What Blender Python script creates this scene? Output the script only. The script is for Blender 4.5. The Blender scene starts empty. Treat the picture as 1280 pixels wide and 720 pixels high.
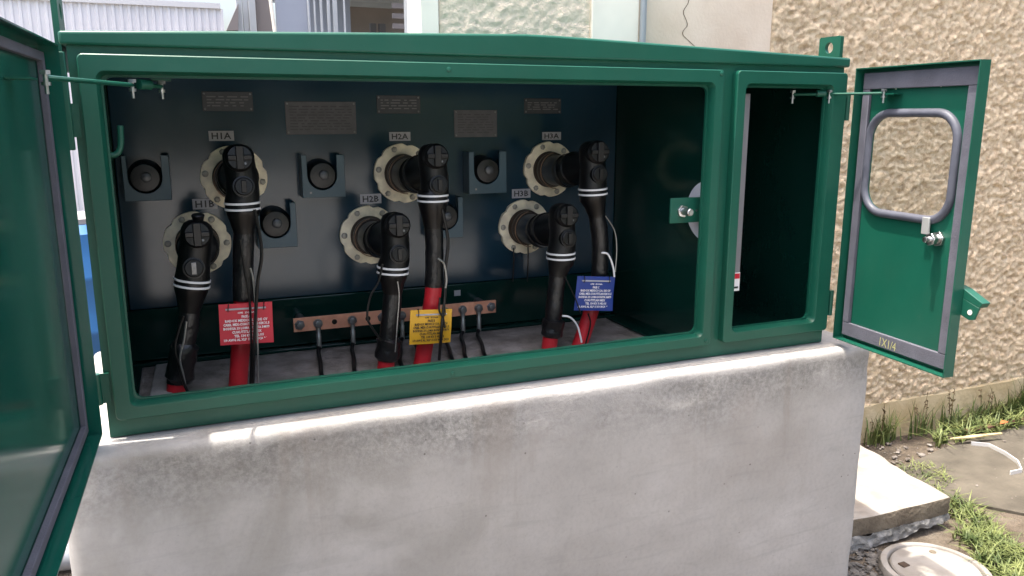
import bpy, bmesh, math, random
from math import sin, cos, pi, radians
from mathutils import Vector, Matrix, noise
random.seed(7)
scene = bpy.context.scene
col = scene.collection

# ------------------------------------------------------------------ camera
CAM = Vector((0.19046542, -1.9101686, 0.70947127))
YAW, PITCH, FPX = radians(22.4604648), radians(-12.1545506), 1000.16
FW = Vector((sin(YAW)*cos(PITCH), cos(YAW)*cos(PITCH), sin(PITCH)))
RT = Vector((cos(YAW), -sin(YAW), 0)); UP = RT.cross(FW)
cd = bpy.data.cameras.new('camera'); cam = bpy.data.objects.new('camera', cd); col.objects.link(cam)
m = Matrix((RT, UP, -FW)).transposed().to_4x4(); m.translation = CAM; cam.matrix_world = m
cd.sensor_fit = 'HORIZONTAL'; cd.sensor_width = 36; cd.lens = 36*FPX/1280
cd.clip_start = 0.02; cd.clip_end = 2000
scene.camera = cam

# ------------------------------------------------------------------ light
SUN_FROM = Vector((-0.256, 0.030, 1.0)).normalized()
el = math.asin(SUN_FROM.z); az = math.atan2(SUN_FROM.x, SUN_FROM.y)
w = bpy.data.worlds.new("World"); scene.world = w; w.use_nodes = True
nt = w.node_tree; bg = nt.nodes['Background']
sky = nt.nodes.new('ShaderNodeTexSky'); sky.sky_type = 'NISHITA'; sky.sun_disc = False
sky.sun_elevation = el; sky.sun_rotation = az; sky.air_density = 1.0; sky.dust_density = 7.0; sky.ozone_density = 0.6
nt.links.new(sky.outputs[0], bg.inputs[0]); bg.inputs[1].default_value = 0.15
sd = bpy.data.lights.new('sun', 'SUN'); sun = bpy.data.objects.new('sun', sd); col.objects.link(sun)
sd.energy = 2.2; sd.angle = radians(0.6); sd.color = (1, .96, .88)
sun.rotation_euler = SUN_FROM.to_track_quat('Z', 'Y').to_euler()
scene.view_settings.view_transform = 'Standard'; scene.view_settings.look = 'None'
scene.view_settings.exposure = 1.75; scene.view_settings.gamma = 1

def at(px, py, ax, v):
    "point of the place seen at a photo pixel, on the plane axis = v"
    d = FW + RT*((px-640)/FPX) - UP*((py-360)/FPX)
    t = (v-CAM[ax])/d[ax]
    return CAM + d*t

# ------------------------------------------------------------------ materials
def mat(name, colr, rough=.5, metal=0, spec=.5, coat=0, var=0, vscale=8, bump=0, bscale=60, col2=None, detail=6, emis=None, trans=0, dust=0, dcol=(.22, .20, .17)):
    m = bpy.data.materials.new(name); m.use_nodes = True
    t = m.node_tree; b = t.nodes['Principled BSDF']
    b.inputs['Base Color'].default_value = (*colr, 1); b.inputs['Roughness'].default_value = rough
    b.inputs['Metallic'].default_value = metal; b.inputs['Specular IOR Level'].default_value = spec
    b.inputs['Coat Weight'].default_value = coat; b.inputs['Coat Roughness'].default_value = .08
    b.inputs['Transmission Weight'].default_value = trans
    if var or bump or col2 or dust:
        tc = t.nodes.new('ShaderNodeNewGeometry')
    if var or col2:
        n = t.nodes.new('ShaderNodeTexNoise'); n.inputs['Scale'].default_value = vscale; n.inputs['Detail'].default_value = detail
        t.links.new(tc.outputs['Position'], n.inputs['Vector'])
        r = t.nodes.new('ShaderNodeValToRGB'); r.color_ramp.elements[0].position = .35; r.color_ramp.elements[1].position = .65
        c2 = col2 or tuple(min(1, c*(1+var)) for c in colr); c1 = colr if col2 else tuple(c*(1-var) for c in colr)
        r.color_ramp.elements[0].color = (*c1, 1); r.color_ramp.elements[1].color = (*c2, 1)
        t.links.new(n.outputs['Fac'], r.inputs[0]); t.links.new(r.outputs[0], b.inputs['Base Color'])
        rr = t.nodes.new('ShaderNodeMapRange'); rr.inputs[3].default_value = max(0, rough-.07); rr.inputs[4].default_value = min(1, rough+.1)
        t.links.new(n.outputs['Fac'], rr.inputs[0]); t.links.new(rr.outputs[0], b.inputs['Roughness'])
    if dust:
        src = b.inputs['Base Color'].links[0].from_socket if b.inputs['Base Color'].links else None
        g_ = t.nodes.new('ShaderNodeNewGeometry'); mp = t.nodes.new('ShaderNodeMapping'); mp.inputs['Scale'].default_value = (1, 1, .45)
        t.links.new(g_.outputs['Position'], mp.inputs[0])
        fs = []
        for sc, lo, hi, am in ((7, .45, .75, .7), (150, .60, .72, .8), (38, .62, .70, .6)):
            n = t.nodes.new('ShaderNodeTexNoise'); n.inputs['Scale'].default_value = sc; n.inputs['Detail'].default_value = 8; n.inputs['Roughness'].default_value = .7
            t.links.new(mp.outputs[0], n.inputs['Vector'])
            r_ = t.nodes.new('ShaderNodeMapRange'); t.links.new(n.outputs['Fac'], r_.inputs[0])
            for i_, v_ in enumerate((lo, hi, 0, am*dust)): r_.inputs[i_+1].default_value = v_
            fs.append(r_.outputs[0])
        a_ = t.nodes.new('ShaderNodeMath'); t.links.new(fs[0], a_.inputs[0]); t.links.new(fs[1], a_.inputs[1])
        a2 = t.nodes.new('ShaderNodeMath'); a2.use_clamp = True; t.links.new(a_.outputs[0], a2.inputs[0]); t.links.new(fs[2], a2.inputs[1])
        mm = t.nodes.new('ShaderNodeMix'); mm.data_type = 'RGBA'; t.links.new(a2.outputs[0], mm.inputs[0])
        if src: t.links.new(src, mm.inputs[6])
        else: mm.inputs[6].default_value = (*colr, 1)
        mm.inputs[7].default_value = (*dcol, 1); t.links.new(mm.outputs[2], b.inputs['Base Color'])
    if bump:
        n2 = t.nodes.new('ShaderNodeTexNoise'); n2.inputs['Scale'].default_value = bscale; n2.inputs['Detail'].default_value = 8
        t.links.new(tc.outputs['Position'], n2.inputs['Vector'])
        bp = t.nodes.new('ShaderNodeBump'); bp.inputs['Strength'].default_value = bump; bp.inputs['Distance'].default_value = .01
        t.links.new(n2.outputs['Fac'], bp.inputs['Height']); t.links.new(bp.outputs[0], b.inputs['Normal'])
    return m

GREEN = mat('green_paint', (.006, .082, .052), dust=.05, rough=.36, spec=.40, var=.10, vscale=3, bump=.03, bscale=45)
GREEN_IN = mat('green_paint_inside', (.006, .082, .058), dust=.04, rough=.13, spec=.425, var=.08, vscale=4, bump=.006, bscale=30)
GREEN_SHADE = mat('green_paint_shaded', (.0025, .026, .020), dust=.03, rough=.12, spec=.4, var=.10, vscale=4, bump=.01, bscale=30)  # same green paint, darkened to stand in for shade inside the cabinet
TANK = mat('tank_paint', (.010, .034, .054), rough=.14, spec=.46, var=.07, vscale=6, dust=.03, bump=.004, bscale=30)
RUBBER = mat('black_rubber', (.004, .004, .0045), rough=.36, spec=.4, dust=.10, dcol=(.10, .095, .085), var=.25, vscale=30, bump=.05, bscale=120)
TAPE = mat('black_tape', (.008, .008, .009), rough=.3, bump=.35, bscale=60)
GASKET = mat('grey_foam_gasket', (.10, .10, .125), rough=.75, var=.14, vscale=14, bump=.15, bscale=200)
TRIM = mat('grey_rubber_trim', (.085, .09, .115), rough=.5, var=.12, vscale=20, bump=.05, bscale=60)
CREAM = mat('cream_cast_flange', (.85, .74, .54), rough=.45, var=.2, vscale=25, bump=.15, bscale=80)
BROWN = mat('brown_epoxy', (.035, .020, .013), rough=.4, var=.2, vscale=40)
WELL = mat('dark_blue_bushing', (.008, .025, .045), rough=.3)
STEEL = mat('zinc_steel', (.55, .55, .55), rough=.3, metal=1, var=.2, vscale=60)
DULL = mat('dull_grey_steel', (.20, .20, .20), rough=.4, metal=.7, var=.2, vscale=60)
COPPER = mat('copper_bar', (.90, .40, .25), rough=.45, metal=.25, var=.22, vscale=18)
BRKT = mat('bracket_paint', (.040, .085, .112), rough=.34, spec=.4, var=.1, vscale=8, dust=.06)
WHITE = mat('white_band', (.75, .75, .74), rough=.5)
REDC = mat('red_cable_jacket', (.50, .012, .022), rough=.42, dust=.3, dcol=(.16, .07, .06), var=.1, vscale=30, bump=.05, bscale=80)
REDL = mat('red_card', (.52, .010, .03), rough=.45)
YELL = mat('yellow_card', (.72, .38, .02), rough=.45)
BLUL = mat('blue_card', (.008, .035, .22), rough=.45)
INKW = mat('white_ink', (.80, .78, .78), rough=.6)
INKB = mat('black_ink', (.02, .02, .02), rough=.6)
TAGW = mat('pale_sticker', (.40, .39, .41), rough=.5, var=.08, vscale=60)
PLATE = mat('nameplate_metal', (.085, .085, .09), rough=.55, metal=.2, var=.12, vscale=40)
PLATED = mat('dark_nameplate_metal', (.022, .026, .030), rough=.4, var=.2, vscale=60)
ENGR = mat('engraved_ink', (.045, .045, .05), rough=.6)
ENGL = mat('pale_engraving', (.13, .13, .13), rough=.6)
BRAID = mat('tinned_wire', (.34, .34, .32), rough=.35, metal=.7)
BOLTF = mat('flange_bolt_steel', (.38, .35, .29), rough=.5, metal=.3, var=.2, vscale=60)
TIEW = mat('dull_brown_wire', (.30, .19, .12), rough=.5, metal=.3)
STUDM = mat('dark_stud', (.07, .075, .08), rough=.35, metal=.3)
PANELG = mat('grey_panel', (.20, .19, .20), rough=.45, var=.08, vscale=6)
CHALK = mat('yellow_marker', (.40, .38, .17), rough=.8)

def node_mat(name): 
    m = bpy.data.materials.new(name); m.use_nodes = True
    t = m.node_tree; return m, t, t.nodes['Principled BSDF']
def N(t, kind, **kw):
    n = t.nodes.new(kind)
    for k, v in kw.items():
        if k in n.inputs: n.inputs[k].default_value = v
        else: setattr(n, k, v)
    return n
def ramp(t, fac, stops):
    r = t.nodes.new('ShaderNodeValToRGB'); e = r.color_ramp.elements
    e[0].position, e[0].color = stops[0][0], (*stops[0][1], 1)
    e[1].position, e[1].color = stops[-1][0], (*stops[-1][1], 1)
    for p, c in stops[1:-1]:
        x = e.new(p); x.color = (*c, 1)
    t.links.new(fac, r.inputs[0]); return r.outputs[0]
def mix(t, f, a, b, mode='MIX'):
    n = t.nodes.new('ShaderNodeMix'); n.data_type = 'RGBA'; n.blend_type = mode
    for i, v in ((0, f), (6, a), (7, b)):
        if hasattr(v, 'links'): t.links.new(v, n.inputs[i])
        else: n.inputs[i].default_value = v if i == 0 else (*v, 1)
    return n.outputs[2]
def mrange(t, v, a, b, c, d):
    n = t.nodes.new('ShaderNodeMapRange'); n.interpolation_type = 'SMOOTHSTEP'
    t.links.new(v, n.inputs[0])
    for i, x in enumerate((a, b, c, d)): n.inputs[i+1].default_value = x
    return n.outputs[0]
def math_(t, op, a, b=0.):
    n = t.nodes.new('ShaderNodeMath'); n.operation = op
    for i, v in ((0, a), (1, b)):
        if hasattr(v, 'links'): t.links.new(v, n.inputs[i])
        else: n.inputs[i].default_value = v
    return n.outputs[0]

def concrete_mat():
    m, t, b = node_mat('cement_render')
    g = N(t, 'ShaderNodeNewGeometry'); sep = N(t, 'ShaderNodeSeparateXYZ'); t.links.new(g.outputs['Position'], sep.inputs[0])
    def noi(scale, detail=6, rough=.55, stretch=None, dist=0):
        n = N(t, 'ShaderNodeTexNoise'); n.inputs['Scale'].default_value = scale; n.inputs['Detail'].default_value = detail
        n.inputs['Roughness'].default_value = rough; n.inputs['Distortion'].default_value = dist
        if stretch:
            mp = N(t, 'ShaderNodeMapping'); mp.inputs['Scale'].default_value = stretch
            t.links.new(g.outputs['Position'], mp.inputs[0]); t.links.new(mp.outputs[0], n.inputs[0])
        else: t.links.new(g.outputs['Position'], n.inputs[0])
        return n.outputs['Fac']
    base = ramp(t, noi(2.2, 8, .6), [(.35, (.39, .37, .35)), (.65, (.49, .468, .448))])
    left = mrange(t, sep.outputs[0], .35, 1.35, 1, .0)
    # damp, greyer-olive patches, mostly at the left end
    damp = mrange(t, noi(2.6, 6, .6, (1, 1, .75), .6), .44, .60, 0, 1)
    c = mix(t, math_(t, 'MULTIPLY', damp, math_(t, 'ADD', math_(t, 'MULTIPLY', left, .65), .12)), base, (.335, .318, .290))
    # grimy trowelled band along the top edge
    edge = mrange(t, math_(t, 'ADD', sep.outputs[2], math_(t, 'MULTIPLY', noi(4, 5, .6), .22)), -.12, .085, 0, 1)
    under = mrange(t, sep.outputs[2], -.045, -.015, 1, 0)
    band = math_(t, 'MULTIPLY', math_(t, 'MULTIPLY', edge, under), mrange(t, noi(1.8, 3), .35, .62, .35, .85))
    c = mix(t, band, c, mix(t, mrange(t, noi(60, 9, .75), .35, .65, 0, 1), (.15, .145, .135), (.36, .35, .33)))
    brown = mrange(t, noi(3.3, 6, .65, (1, 1, .6)), .55, .68, 0, .22)
    c = mix(t, brown, c, (.33, .285, .25))
    c = mix(t, mrange(t, noi(70, 6, .7), .4, .75, 0, .22), c, (.22, .21, .20))
    streak = math_(t, 'MULTIPLY', mrange(t, noi(1.0, 7, .65, (7, 7, .9), .4), .54, .68, 0, .32), mrange(t, sep.outputs[2], -.55, -.08, .1, 1))
    c = mix(t, streak, c, (.27, .23, .19))
    smear = mrange(t, noi(1.0, 6, .6, (3, 3, 26), 1.2), .55, .66, 0, .22)
    c = mix(t, smear, c, (.30, .29, .275))
    vo = N(t, 'ShaderNodeTexVoronoi'); vo.inputs['Scale'].default_value = 26; t.links.new(g.outputs['Position'], vo.inputs['Vector'])
    pin = math_(t, 'MULTIPLY', mrange(t, vo.outputs['Distance'], .05, .09, 1, 0), mrange(t, noi(9, 3), .5, .6, 0, .8))
    c = mix(t, pin, c, (.12, .11, .10))
    pale = mrange(t, noi(1.4, 5, .6, (1, 1, 1.6)), .52, .66, 0, .35)
    c = mix(t, pale, c, (.55, .53, .515))
    t.links.new(c, b.inputs['Base Color']); b.inputs['Roughness'].default_value = .85
    h = math_(t, 'ADD', math_(t, 'MULTIPLY', noi(28, 9, .7), .8), math_(t, 'MULTIPLY', noi(120, 8, .7), .6))
    bp = N(t, 'ShaderNodeBump'); t.links.new(mrange(t, sep.outputs[2], -.22, -.04, .10, .55), bp.inputs['Strength']); bp.inputs['Distance'].default_value = .006
    t.links.new(h, bp.inputs['Height']); t.links.new(bp.outputs[0], b.inputs['Normal'])
    return m
CONC = concrete_mat()
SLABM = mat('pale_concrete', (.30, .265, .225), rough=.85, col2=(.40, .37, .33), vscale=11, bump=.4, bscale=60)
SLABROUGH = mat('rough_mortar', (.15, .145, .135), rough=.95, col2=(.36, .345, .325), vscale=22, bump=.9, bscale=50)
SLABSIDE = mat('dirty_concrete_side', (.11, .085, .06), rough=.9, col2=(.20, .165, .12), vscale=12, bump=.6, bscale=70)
FLOORM = mat('inside_floor_cement', (.17, .145, .125), rough=.9, col2=(.30, .265, .24), vscale=14, bump=.8, bscale=45)
FILLET = mat('inside_pale_cement', (.30, .285, .27), rough=.9, var=.12, vscale=20, bump=.3, bscale=60)
STEEL_W = mat('white_bent_metal', (.75, .75, .76), rough=.35, metal=.3)

def stucco_mat(name, lift, tint=(.86, .82, .74)):
    m, t, b = node_mat(name)
    g = N(t, 'ShaderNodeNewGeometry')
    def noi(s, d=6, r=.6):
        n = N(t, 'ShaderNodeTexNoise'); n.inputs['Scale'].default_value = s; n.inputs['Detail'].default_value = d; n.inputs['Roughness'].default_value = r
        t.links.new(g.outputs['Position'], n.inputs[0]); return n.outputs['Fac']
    c = ramp(t, noi(36, 7, .65), [(.32, (.26, .16, .08)), (.43, (.50, .34, .19)), (.52, (.74, .58, .38)), (.70, (.84, .72, .53))])
    c = mix(t, mrange(t, noi(9, 4), .5, .68, 0, .25), c, (.50, .36, .22))
    c = mix(t, mrange(t, noi(60, 7, .7), .54, .66, 0, .6), c, (.30, .20, .11))
    c = mix(t, lift, c, tint)
    t.links.new(c, b.inputs['Base Color']); b.inputs['Roughness'].default_value = .92
    bp = N(t, 'ShaderNodeBump'); bp.inputs['Strength'].default_value = .8; bp.inputs['Distance'].default_value = .014
    t.links.new(noi(75, 9, .72), bp.inputs['Height']); t.links.new(bp.outputs[0], b.inputs['Normal'])
    return m
STUC = stucco_mat('rough_cast_stucco', .36, (.90, .74, .55))
STUC_GLARE = stucco_mat('overexposed_stucco', .86, (.98, .84, .68))  # same stucco, paled so the colour imitates the overexposed stretch of wall
PLASTER = mat('smooth_painted_render', (.64, .53, .42), rough=.85, col2=(.74, .64, .53), vscale=4, bump=.15, bscale=80)
BANDM = mat('painted_base_band', (.44, .34, .19), rough=.85, col2=(.56, .46, .30), vscale=7, bump=.4, bscale=50)
WHITEP = mat('white_corner_paint', (.90, .84, .74), rough=.8, var=.05, vscale=5)

def ground_mat():
    m, t, b = node_mat('bare_soil')
    g = N(t, 'ShaderNodeNewGeometry')
    def noi(s, d=6, r=.6):
        n = N(t, 'ShaderNodeTexNoise'); n.inputs['Scale'].default_value = s; n.inputs['Detail'].default_value = d; n.inputs['Roughness'].default_value = r
        t.links.new(g.outputs['Position'], n.inputs[0]); return n.outputs['Fac']
    c = ramp(t, noi(5, 8), [(.35, (.055, .042, .030)), (.5, (.12, .092, .065)), (.68, (.20, .165, .125))])
    c = mix(t, mrange(t, noi(70, 6, .7), .5, .7, 0, .6), c, (.07, .055, .045))
    # farther out the ground is darkened to cut light bounced into the cabinet
    ln = N(t, 'ShaderNodeVectorMath'); ln.operation = 'LENGTH'; t.links.new(g.outputs['Position'], ln.inputs[0])
    c = mix(t, mrange(t, ln.outputs['Value'], 3.5, 6, 0, 1), c, ramp(t, noi(3, 8), [(.35, (.06, .062, .05)), (.65, (.10, .10, .085))]))
    t.links.new(c, b.inputs['Base Color']); b.inputs['Roughness'].default_value = .95
    bp = N(t, 'ShaderNodeBump'); bp.inputs['Strength'].default_value = .9; bp.inputs['Distance'].default_value = .02
    t.links.new(noi(45, 9, .7), bp.inputs['Height']); t.links.new(bp.outputs[0], b.inputs['Normal'])
    return m
GROUND = ground_mat()
PATH = mat('muddy_cement_path', (.070, .060, .045), rough=.85, col2=(.125, .108, .083), vscale=6, bump=.5, bscale=40)
GRASSM = mat('grass_blades', (.05, .08, .018), rough=.6, col2=(.22, .25, .08), vscale=14)
WEEDM = mat('weed_blades', (.05, .10, .02), rough=.6, col2=(.17, .20, .06), vscale=10)
STRAW = mat('dry_straw', (.52, .40, .22), rough=.8, var=.15, vscale=20)
LEAFO = mat('orange_dry_leaf', (.45, .12, .03), rough=.7)
PEB = mat('grey_pebbles', (.05, .045, .04), rough=.9, col2=(.20, .185, .165), vscale=25)
CHIP = mat('white_chips', (.30, .27, .24), rough=.8, col2=(.10, .08, .065), vscale=18)
COVERM = mat('whitish_concrete_cover', (.26, .235, .205), rough=.8, col2=(.36, .34, .31), vscale=9, bump=.25, bscale=60)

# ------------------------------------------------------------------ mesh builder
class MB:
    def __init__(s, M=None): s.v = []; s.f = []; s.M = M
    def add(s, vs, fs):
        n = len(s.v); s.v += [Vector(p) for p in vs]; s.f += [tuple(i+n for i in f) for f in fs]; return s
    def box(s, x0, y0, z0, x1, y1, z1):
        vs = [(x, y, z) for z in (z0, z1) for y in (y0, y1) for x in (x0, x1)]
        return s.add(vs, [(0,2,3,1), (4,5,7,6), (0,1,5,4), (2,6,7,3), (0,4,6,2), (1,3,7,5)])
    def ring(s, outer, inner, fn, a, b):
        "frame between two loops of equal length in 2D, extruded a..b; fn(p, k) -> 3D"
        n = len(outer); vs = []
        for k in (a, b):
            vs += [fn(p, k) for p in outer]; vs += [fn(p, k) for p in inner]
        fs = []
        for i in range(n):
            j = (i+1) % n
            fs += [(i, j, n+j, n+i), (2*n+i, 3*n+i, 3*n+j, 2*n+j), (i, 2*n+i, 2*n+j, j), (n+i, n+j, 3*n+j, 3*n+i)]
        return s.add(vs, fs)
    def prism(s, pts, fn, a, b):
        n = len(pts); vs = [fn(p, a) for p in pts] + [fn(p, b) for p in pts]
        return s.add(vs, [tuple(range(n)), tuple(range(2*n-1, n-1, -1))] + [(i, n+i, n+(i+1) % n, (i+1) % n) for i in range(n)])
    def tube(s, pts, rad, seg=14, caps=True):
        pts = [Vector(p) for p in pts]
        if not hasattr(rad, '__len__'): rad = [rad]*len(pts)
        vs = []; fs = []; ref = None
        for i, p in enumerate(pts):
            d = (pts[min(i+1, len(pts)-1)] - pts[max(i-1, 0)])
            if d.length < 1e-9: d = Vector((0, 0, 1))
            d.normalize()
            if ref is None: ref = d.orthogonal().normalized()
            u = (ref - d*ref.dot(d)).normalized(); ref = u; v = d.cross(u)
            for k in range(seg):
                a = 2*pi*k/seg; vs.append(p + (u*cos(a) + v*sin(a))*rad[i])
        for i in range(len(pts)-1):
            for k in range(seg):
                a = i*seg+k; b = i*seg+(k+1) % seg; fs.append((a, b, b+seg, a+seg))
        if caps:
            fs.append(tuple(range(seg-1, -1, -1))); fs.append(tuple((len(pts)-1)*seg+k for k in range(seg)))
        return s.add(vs, fs)
    def lathe(s, c, axis, prof, seg=24):
        "prof: (distance along axis, radius)"
        ax = Vector(axis).normalized(); c = Vector(c)
        return s.tube2(c, ax, prof, seg)
    def tube2(s, c, ax, prof, seg):
        u = ax.orthogonal().normalized(); v = ax.cross(u); vs = []; fs = []
        for d, r in prof:
            for k in range(seg):
                a = 2*pi*k/seg; vs.append(c + ax*d + (u*cos(a)+v*sin(a))*max(r, 1e-5))
        for i in range(len(prof)-1):
            for k in range(seg):
                a = i*seg+k; b = i*seg+(k+1) % seg; fs.append((a, b, b+seg, a+seg))
        fs.append(tuple(range(seg-1, -1, -1))); fs.append(tuple((len(prof)-1)*seg+k for k in range(seg)))
        return s.add(vs, fs)
    def build(s, name, material, parent=None, smooth=False, bevel=0, segs=2, origin=None, kind=None, label=None, cat=None, group=None):
        vs = s.v
        if s.M is not None: vs = [s.M @ p for p in vs]
        off = Vector((0, 0, 0))
        if parent is not None:
            off = parent.get('_o') and Vector(parent['_o']) or Vector((0, 0, 0))
        elif origin is not None: off = Vector(origin)
        me = bpy.data.meshes.new(name); me.from_pydata([p-off for p in vs], [], s.f)
        bm = bmesh.new(); bm.from_mesh(me); bmesh.ops.recalc_face_normals(bm, faces=bm.faces); bm.to_mesh(me); bm.free()
        me.materials.append(material)
        o = bpy.data.objects.new(name, me); col.objects.link(o)
        if parent is not None: o.parent = parent; o['_o'] = tuple(off)
        else: o.location = off; o['_o'] = tuple(off)
        if smooth:
            me.polygons.foreach_set('use_smooth', [True]*len(me.polygons))
            me.set_sharp_from_angle(angle=radians(38))
        if bevel:
            b = o.modifiers.new('bevel', 'BEVEL'); b.width = bevel; b.segments = segs; b.limit_method = 'ANGLE'; b.angle_limit = radians(40)
            b.harden_normals = False
            me.polygons.foreach_set('use_smooth', [True]*len(me.polygons)); me.set_sharp_from_angle(angle=radians(38))
        tagit(o, label, cat, group, kind)
        return o
def tagit(o, label=None, cat=None, group=None, kind=None):
    if label: o['label'] = label
    if cat: o['category'] = cat
    if group: o['group'] = group
    if kind: o['kind'] = kind
def thing(name, label, cat, loc, group=None):
    o = bpy.data.objects.new(name, None); col.objects.link(o); o.location = loc; o['_o'] = tuple(loc)
    o.empty_display_size = .1
    tagit(o, label, cat, group); return o

def rrect(x0, z0, x1, z1, r, n=5):
    p = []
    for cx, cz, a0 in ((x1-r, z1-r, 0), (x0+r, z1-r, 90), (x0+r, z0+r, 180), (x1-r, z0+r, 270)):
        for k in range(n+1):
            a = radians(a0 + 90*k/n); p.append((cx+r*cos(a), cz+r*sin(a)))
    return p
XZ = lambda p, k: (p[0], k, p[1])
def smoothpath(pts, n=6):
    pts = [Vector(p) for p in pts]; out = []
    for i in range(len(pts)-1):
        p0, p1, p2, p3 = pts[max(i-1, 0)], pts[i], pts[i+1], pts[min(i+2, len(pts)-1)]
        for k in range(n):
            t = k/n; out.append(.5*((2*p1)+(p2-p0)*t+(2*p0-5*p1+4*p2-p3)*t*t+(3*p1-p0-3*p2+p3)*t**3))
    out.append(pts[-1]); return out
def text(s, name, body, size, M, material, parent, width=None, height=None, extrude=0.0003, spacing=1.0, bold=0):
    c = bpy.data.curves.new(name, 'FONT'); c.body = body; c.size = size; c.align_x = 'CENTER'; c.align_y = 'CENTER'
    c.resolution_u = 1; c.extrude = 0; c.space_line = spacing; c.offset = bold
    tmp = bpy.data.objects.new(name, c); col.objects.link(tmp); bpy.context.view_layer.update()
    me = bpy.data.meshes.new_from_object(tmp); col.objects.unlink(tmp); bpy.data.objects.remove(tmp)
    xs = [v.co.x for v in me.vertices]; ys = [v.co.y for v in me.vertices]
    cx, cy = (max(xs)+min(xs))/2, (max(ys)+min(ys))/2
    fx = width/(max(xs)-min(xs)) if width else 1; fy = height/(max(ys)-min(ys)) if height else fx
    off = Vector(parent['_o'])
    for v in me.vertices:
        v.co = (M @ Vector(((v.co.x-cx)*fx, (v.co.y-cy)*fy, 0))) - off
    me.materials.clear(); me.materials.append(material)
    o = bpy.data.objects.new(name, me); col.objects.link(o); o.parent = parent; return o
def frame(o, xdir, ydir):
    "matrix: local x,y in the text plane, z towards the reader"
    x = Vector(xdir).normalized(); y = Vector(ydir); y = (y - x*y.dot(x)).normalized(); z = x.cross(y)
    M = Matrix((x, y, z)).transposed().to_4x4(); M.translation = Vector(o); return M

GZ = -0.85
# ================================================================== SETTING
# ---- ground sheet
def build_ground():
    mb = MB(); xs = [-300, -60, -12, -4] + [-2+.1*i for i in range(75)] + [8, 14, 60, 300]
    ys = [-300, -60, -12, -4] + [-2+.1*i for i in range(32)] + [3, 8, 14, 60, 300]
    vs = []
    for y in ys:
        for x in xs:
            z = GZ + .012*noise.noise(Vector((x*1.7, y*1.7, 3))) if (abs(x) < 7 and abs(y) < 3) else GZ
            vs.append((x, y, z-.004))
    nx = len(xs)
    fs = [(j*nx+i, j*nx+i+1, (j+1)*nx+i+1, (j+1)*nx+i) for j in range(len(ys)-1) for i in range(nx-1)]
    mb.add(vs, fs).build('ground', GROUND, kind='structure', smooth=True)
build_ground()
MB().box(-40, -24, GZ-.1, 40, -2.7, GZ+.012).build('yard_pavement', mat('pale_yard_concrete', (.34, .34, .34), rough=.9, col2=(.46, .46, .45), vscale=.8, bump=.3, bscale=20), kind='structure')
# ---- worn cement path
def sheet(name, pts, z, material, n=1, thick=.02, kind='structure', bevel=.004, **kw):
    return MB().prism(pts, lambda p, k: (p[0], p[1], k), z-thick, z).build(name, material, kind=kind, bevel=bevel, **kw)
path_pts = [(3.02,.50), (3.45,.60), (4.1,.66), (7,.66), (7,-.6), (3.35,-.45), (3.12,-.2), (3.2,.0), (3.08,.15), (2.98,.32)]
sheet('path', path_pts, GZ+.016, PATH, thick=.04)
kerbs = MB().box(3.7, .665, GZ-.03, 7, .70, GZ+.035)
kerbs.build('kerb', mat('red_brown_kerb', (.10, .04, .03), rough=.9, var=.3, vscale=10, bump=.4), kind='structure', bevel=.006)

# ---- rough-cast wall of the building behind
wall = thing('stucco_building', 'beige building with rough-cast stucco wall close behind the green cabinet', 'building', (1.0, .85, GZ))
def stucco(name, x0, x1, z0, zf, z1, step, amp, seed, mt=None):
    nx = max(2, int((x1-x0)/step)); zs = []; z = z0
    while z < zf: zs.append(z); z += step
    while z < z1: zs.append(z); z += .045
    zs.append(z1)
    vs = []
    fz = len([z for z in zs if z < zf])
    for z in zs:
        for i in range(nx+1):
            x = x0+(x1-x0)*i/nx
            e = min(1, (x-x0)/.012, (x1-x)/.012)
            p = Vector((x, z, seed))
            p = Vector((x*.72, z*1.1, seed)); q = p + Vector((noise.noise(p*22), noise.noise(p*22+Vector((9, 3, 1))), 0))*.016
            a = noise.noise(q*44); b2 = noise.noise(q*86+Vector((5, 0, 0))); c2 = noise.noise(p*150); lo = noise.noise(p*12)
            h = .55 + .75*a + .55*b2 + .30*c2 + .35*lo
            h = min(h, 1.05) if h > 0 else .25*h
            vs.append((x, .85 - .002 - amp*h*max(0.1, e), z))
    n1 = nx+1
    fs = [(j*n1+i, j*n1+i+1, (j+1)*n1+i+1, (j+1)*n1+i) for j in range(len(zs)-1) for i in range(nx)]
    # side returns so the coat has thickness
    o = MB().add(vs, fs).build(name, mt or STUC, wall, smooth=False)
    o.data.polygons.foreach_set('use_smooth', [True]*len(o.data.polygons))
    return o
stucco('stucco_panel', 1.06, 1.645, .5, 1.3, 2.4, .0075, .009, 1.3, STUC_GLARE)
stucco('stucco_panel', 2.47, 5.1, -.668, 1.32, 2.4, .0075, .019, 4.1)
stucco('stucco_panel', 5.1, 7.5, -.668, -.6, 2.4, .0085, .020, 4.1)
MB().box(1.056, .852, GZ, 7.5, 1.0, 2.4).build('masonry', PLASTER, wall)
MB().box(1.845, .838, GZ, 2.47, .8515, 2.4).build('smooth_pilaster', PLASTER, wall, bevel=.002)
MB().box(1.645, .834, GZ, 1.843, .8515, 2.4).build('white_painted_strip', WHITEP, wall, bevel=.002)
MB().box(.990, .835, GZ, 1.055, 1.005, 2.4).build('corner_trim', WHITEP, wall, bevel=.003)
MB().box(.97, .83, 2.4, 7.5, 1.02, 2.5).build('parapet', PLASTER, wall, bevel=.004)
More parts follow.
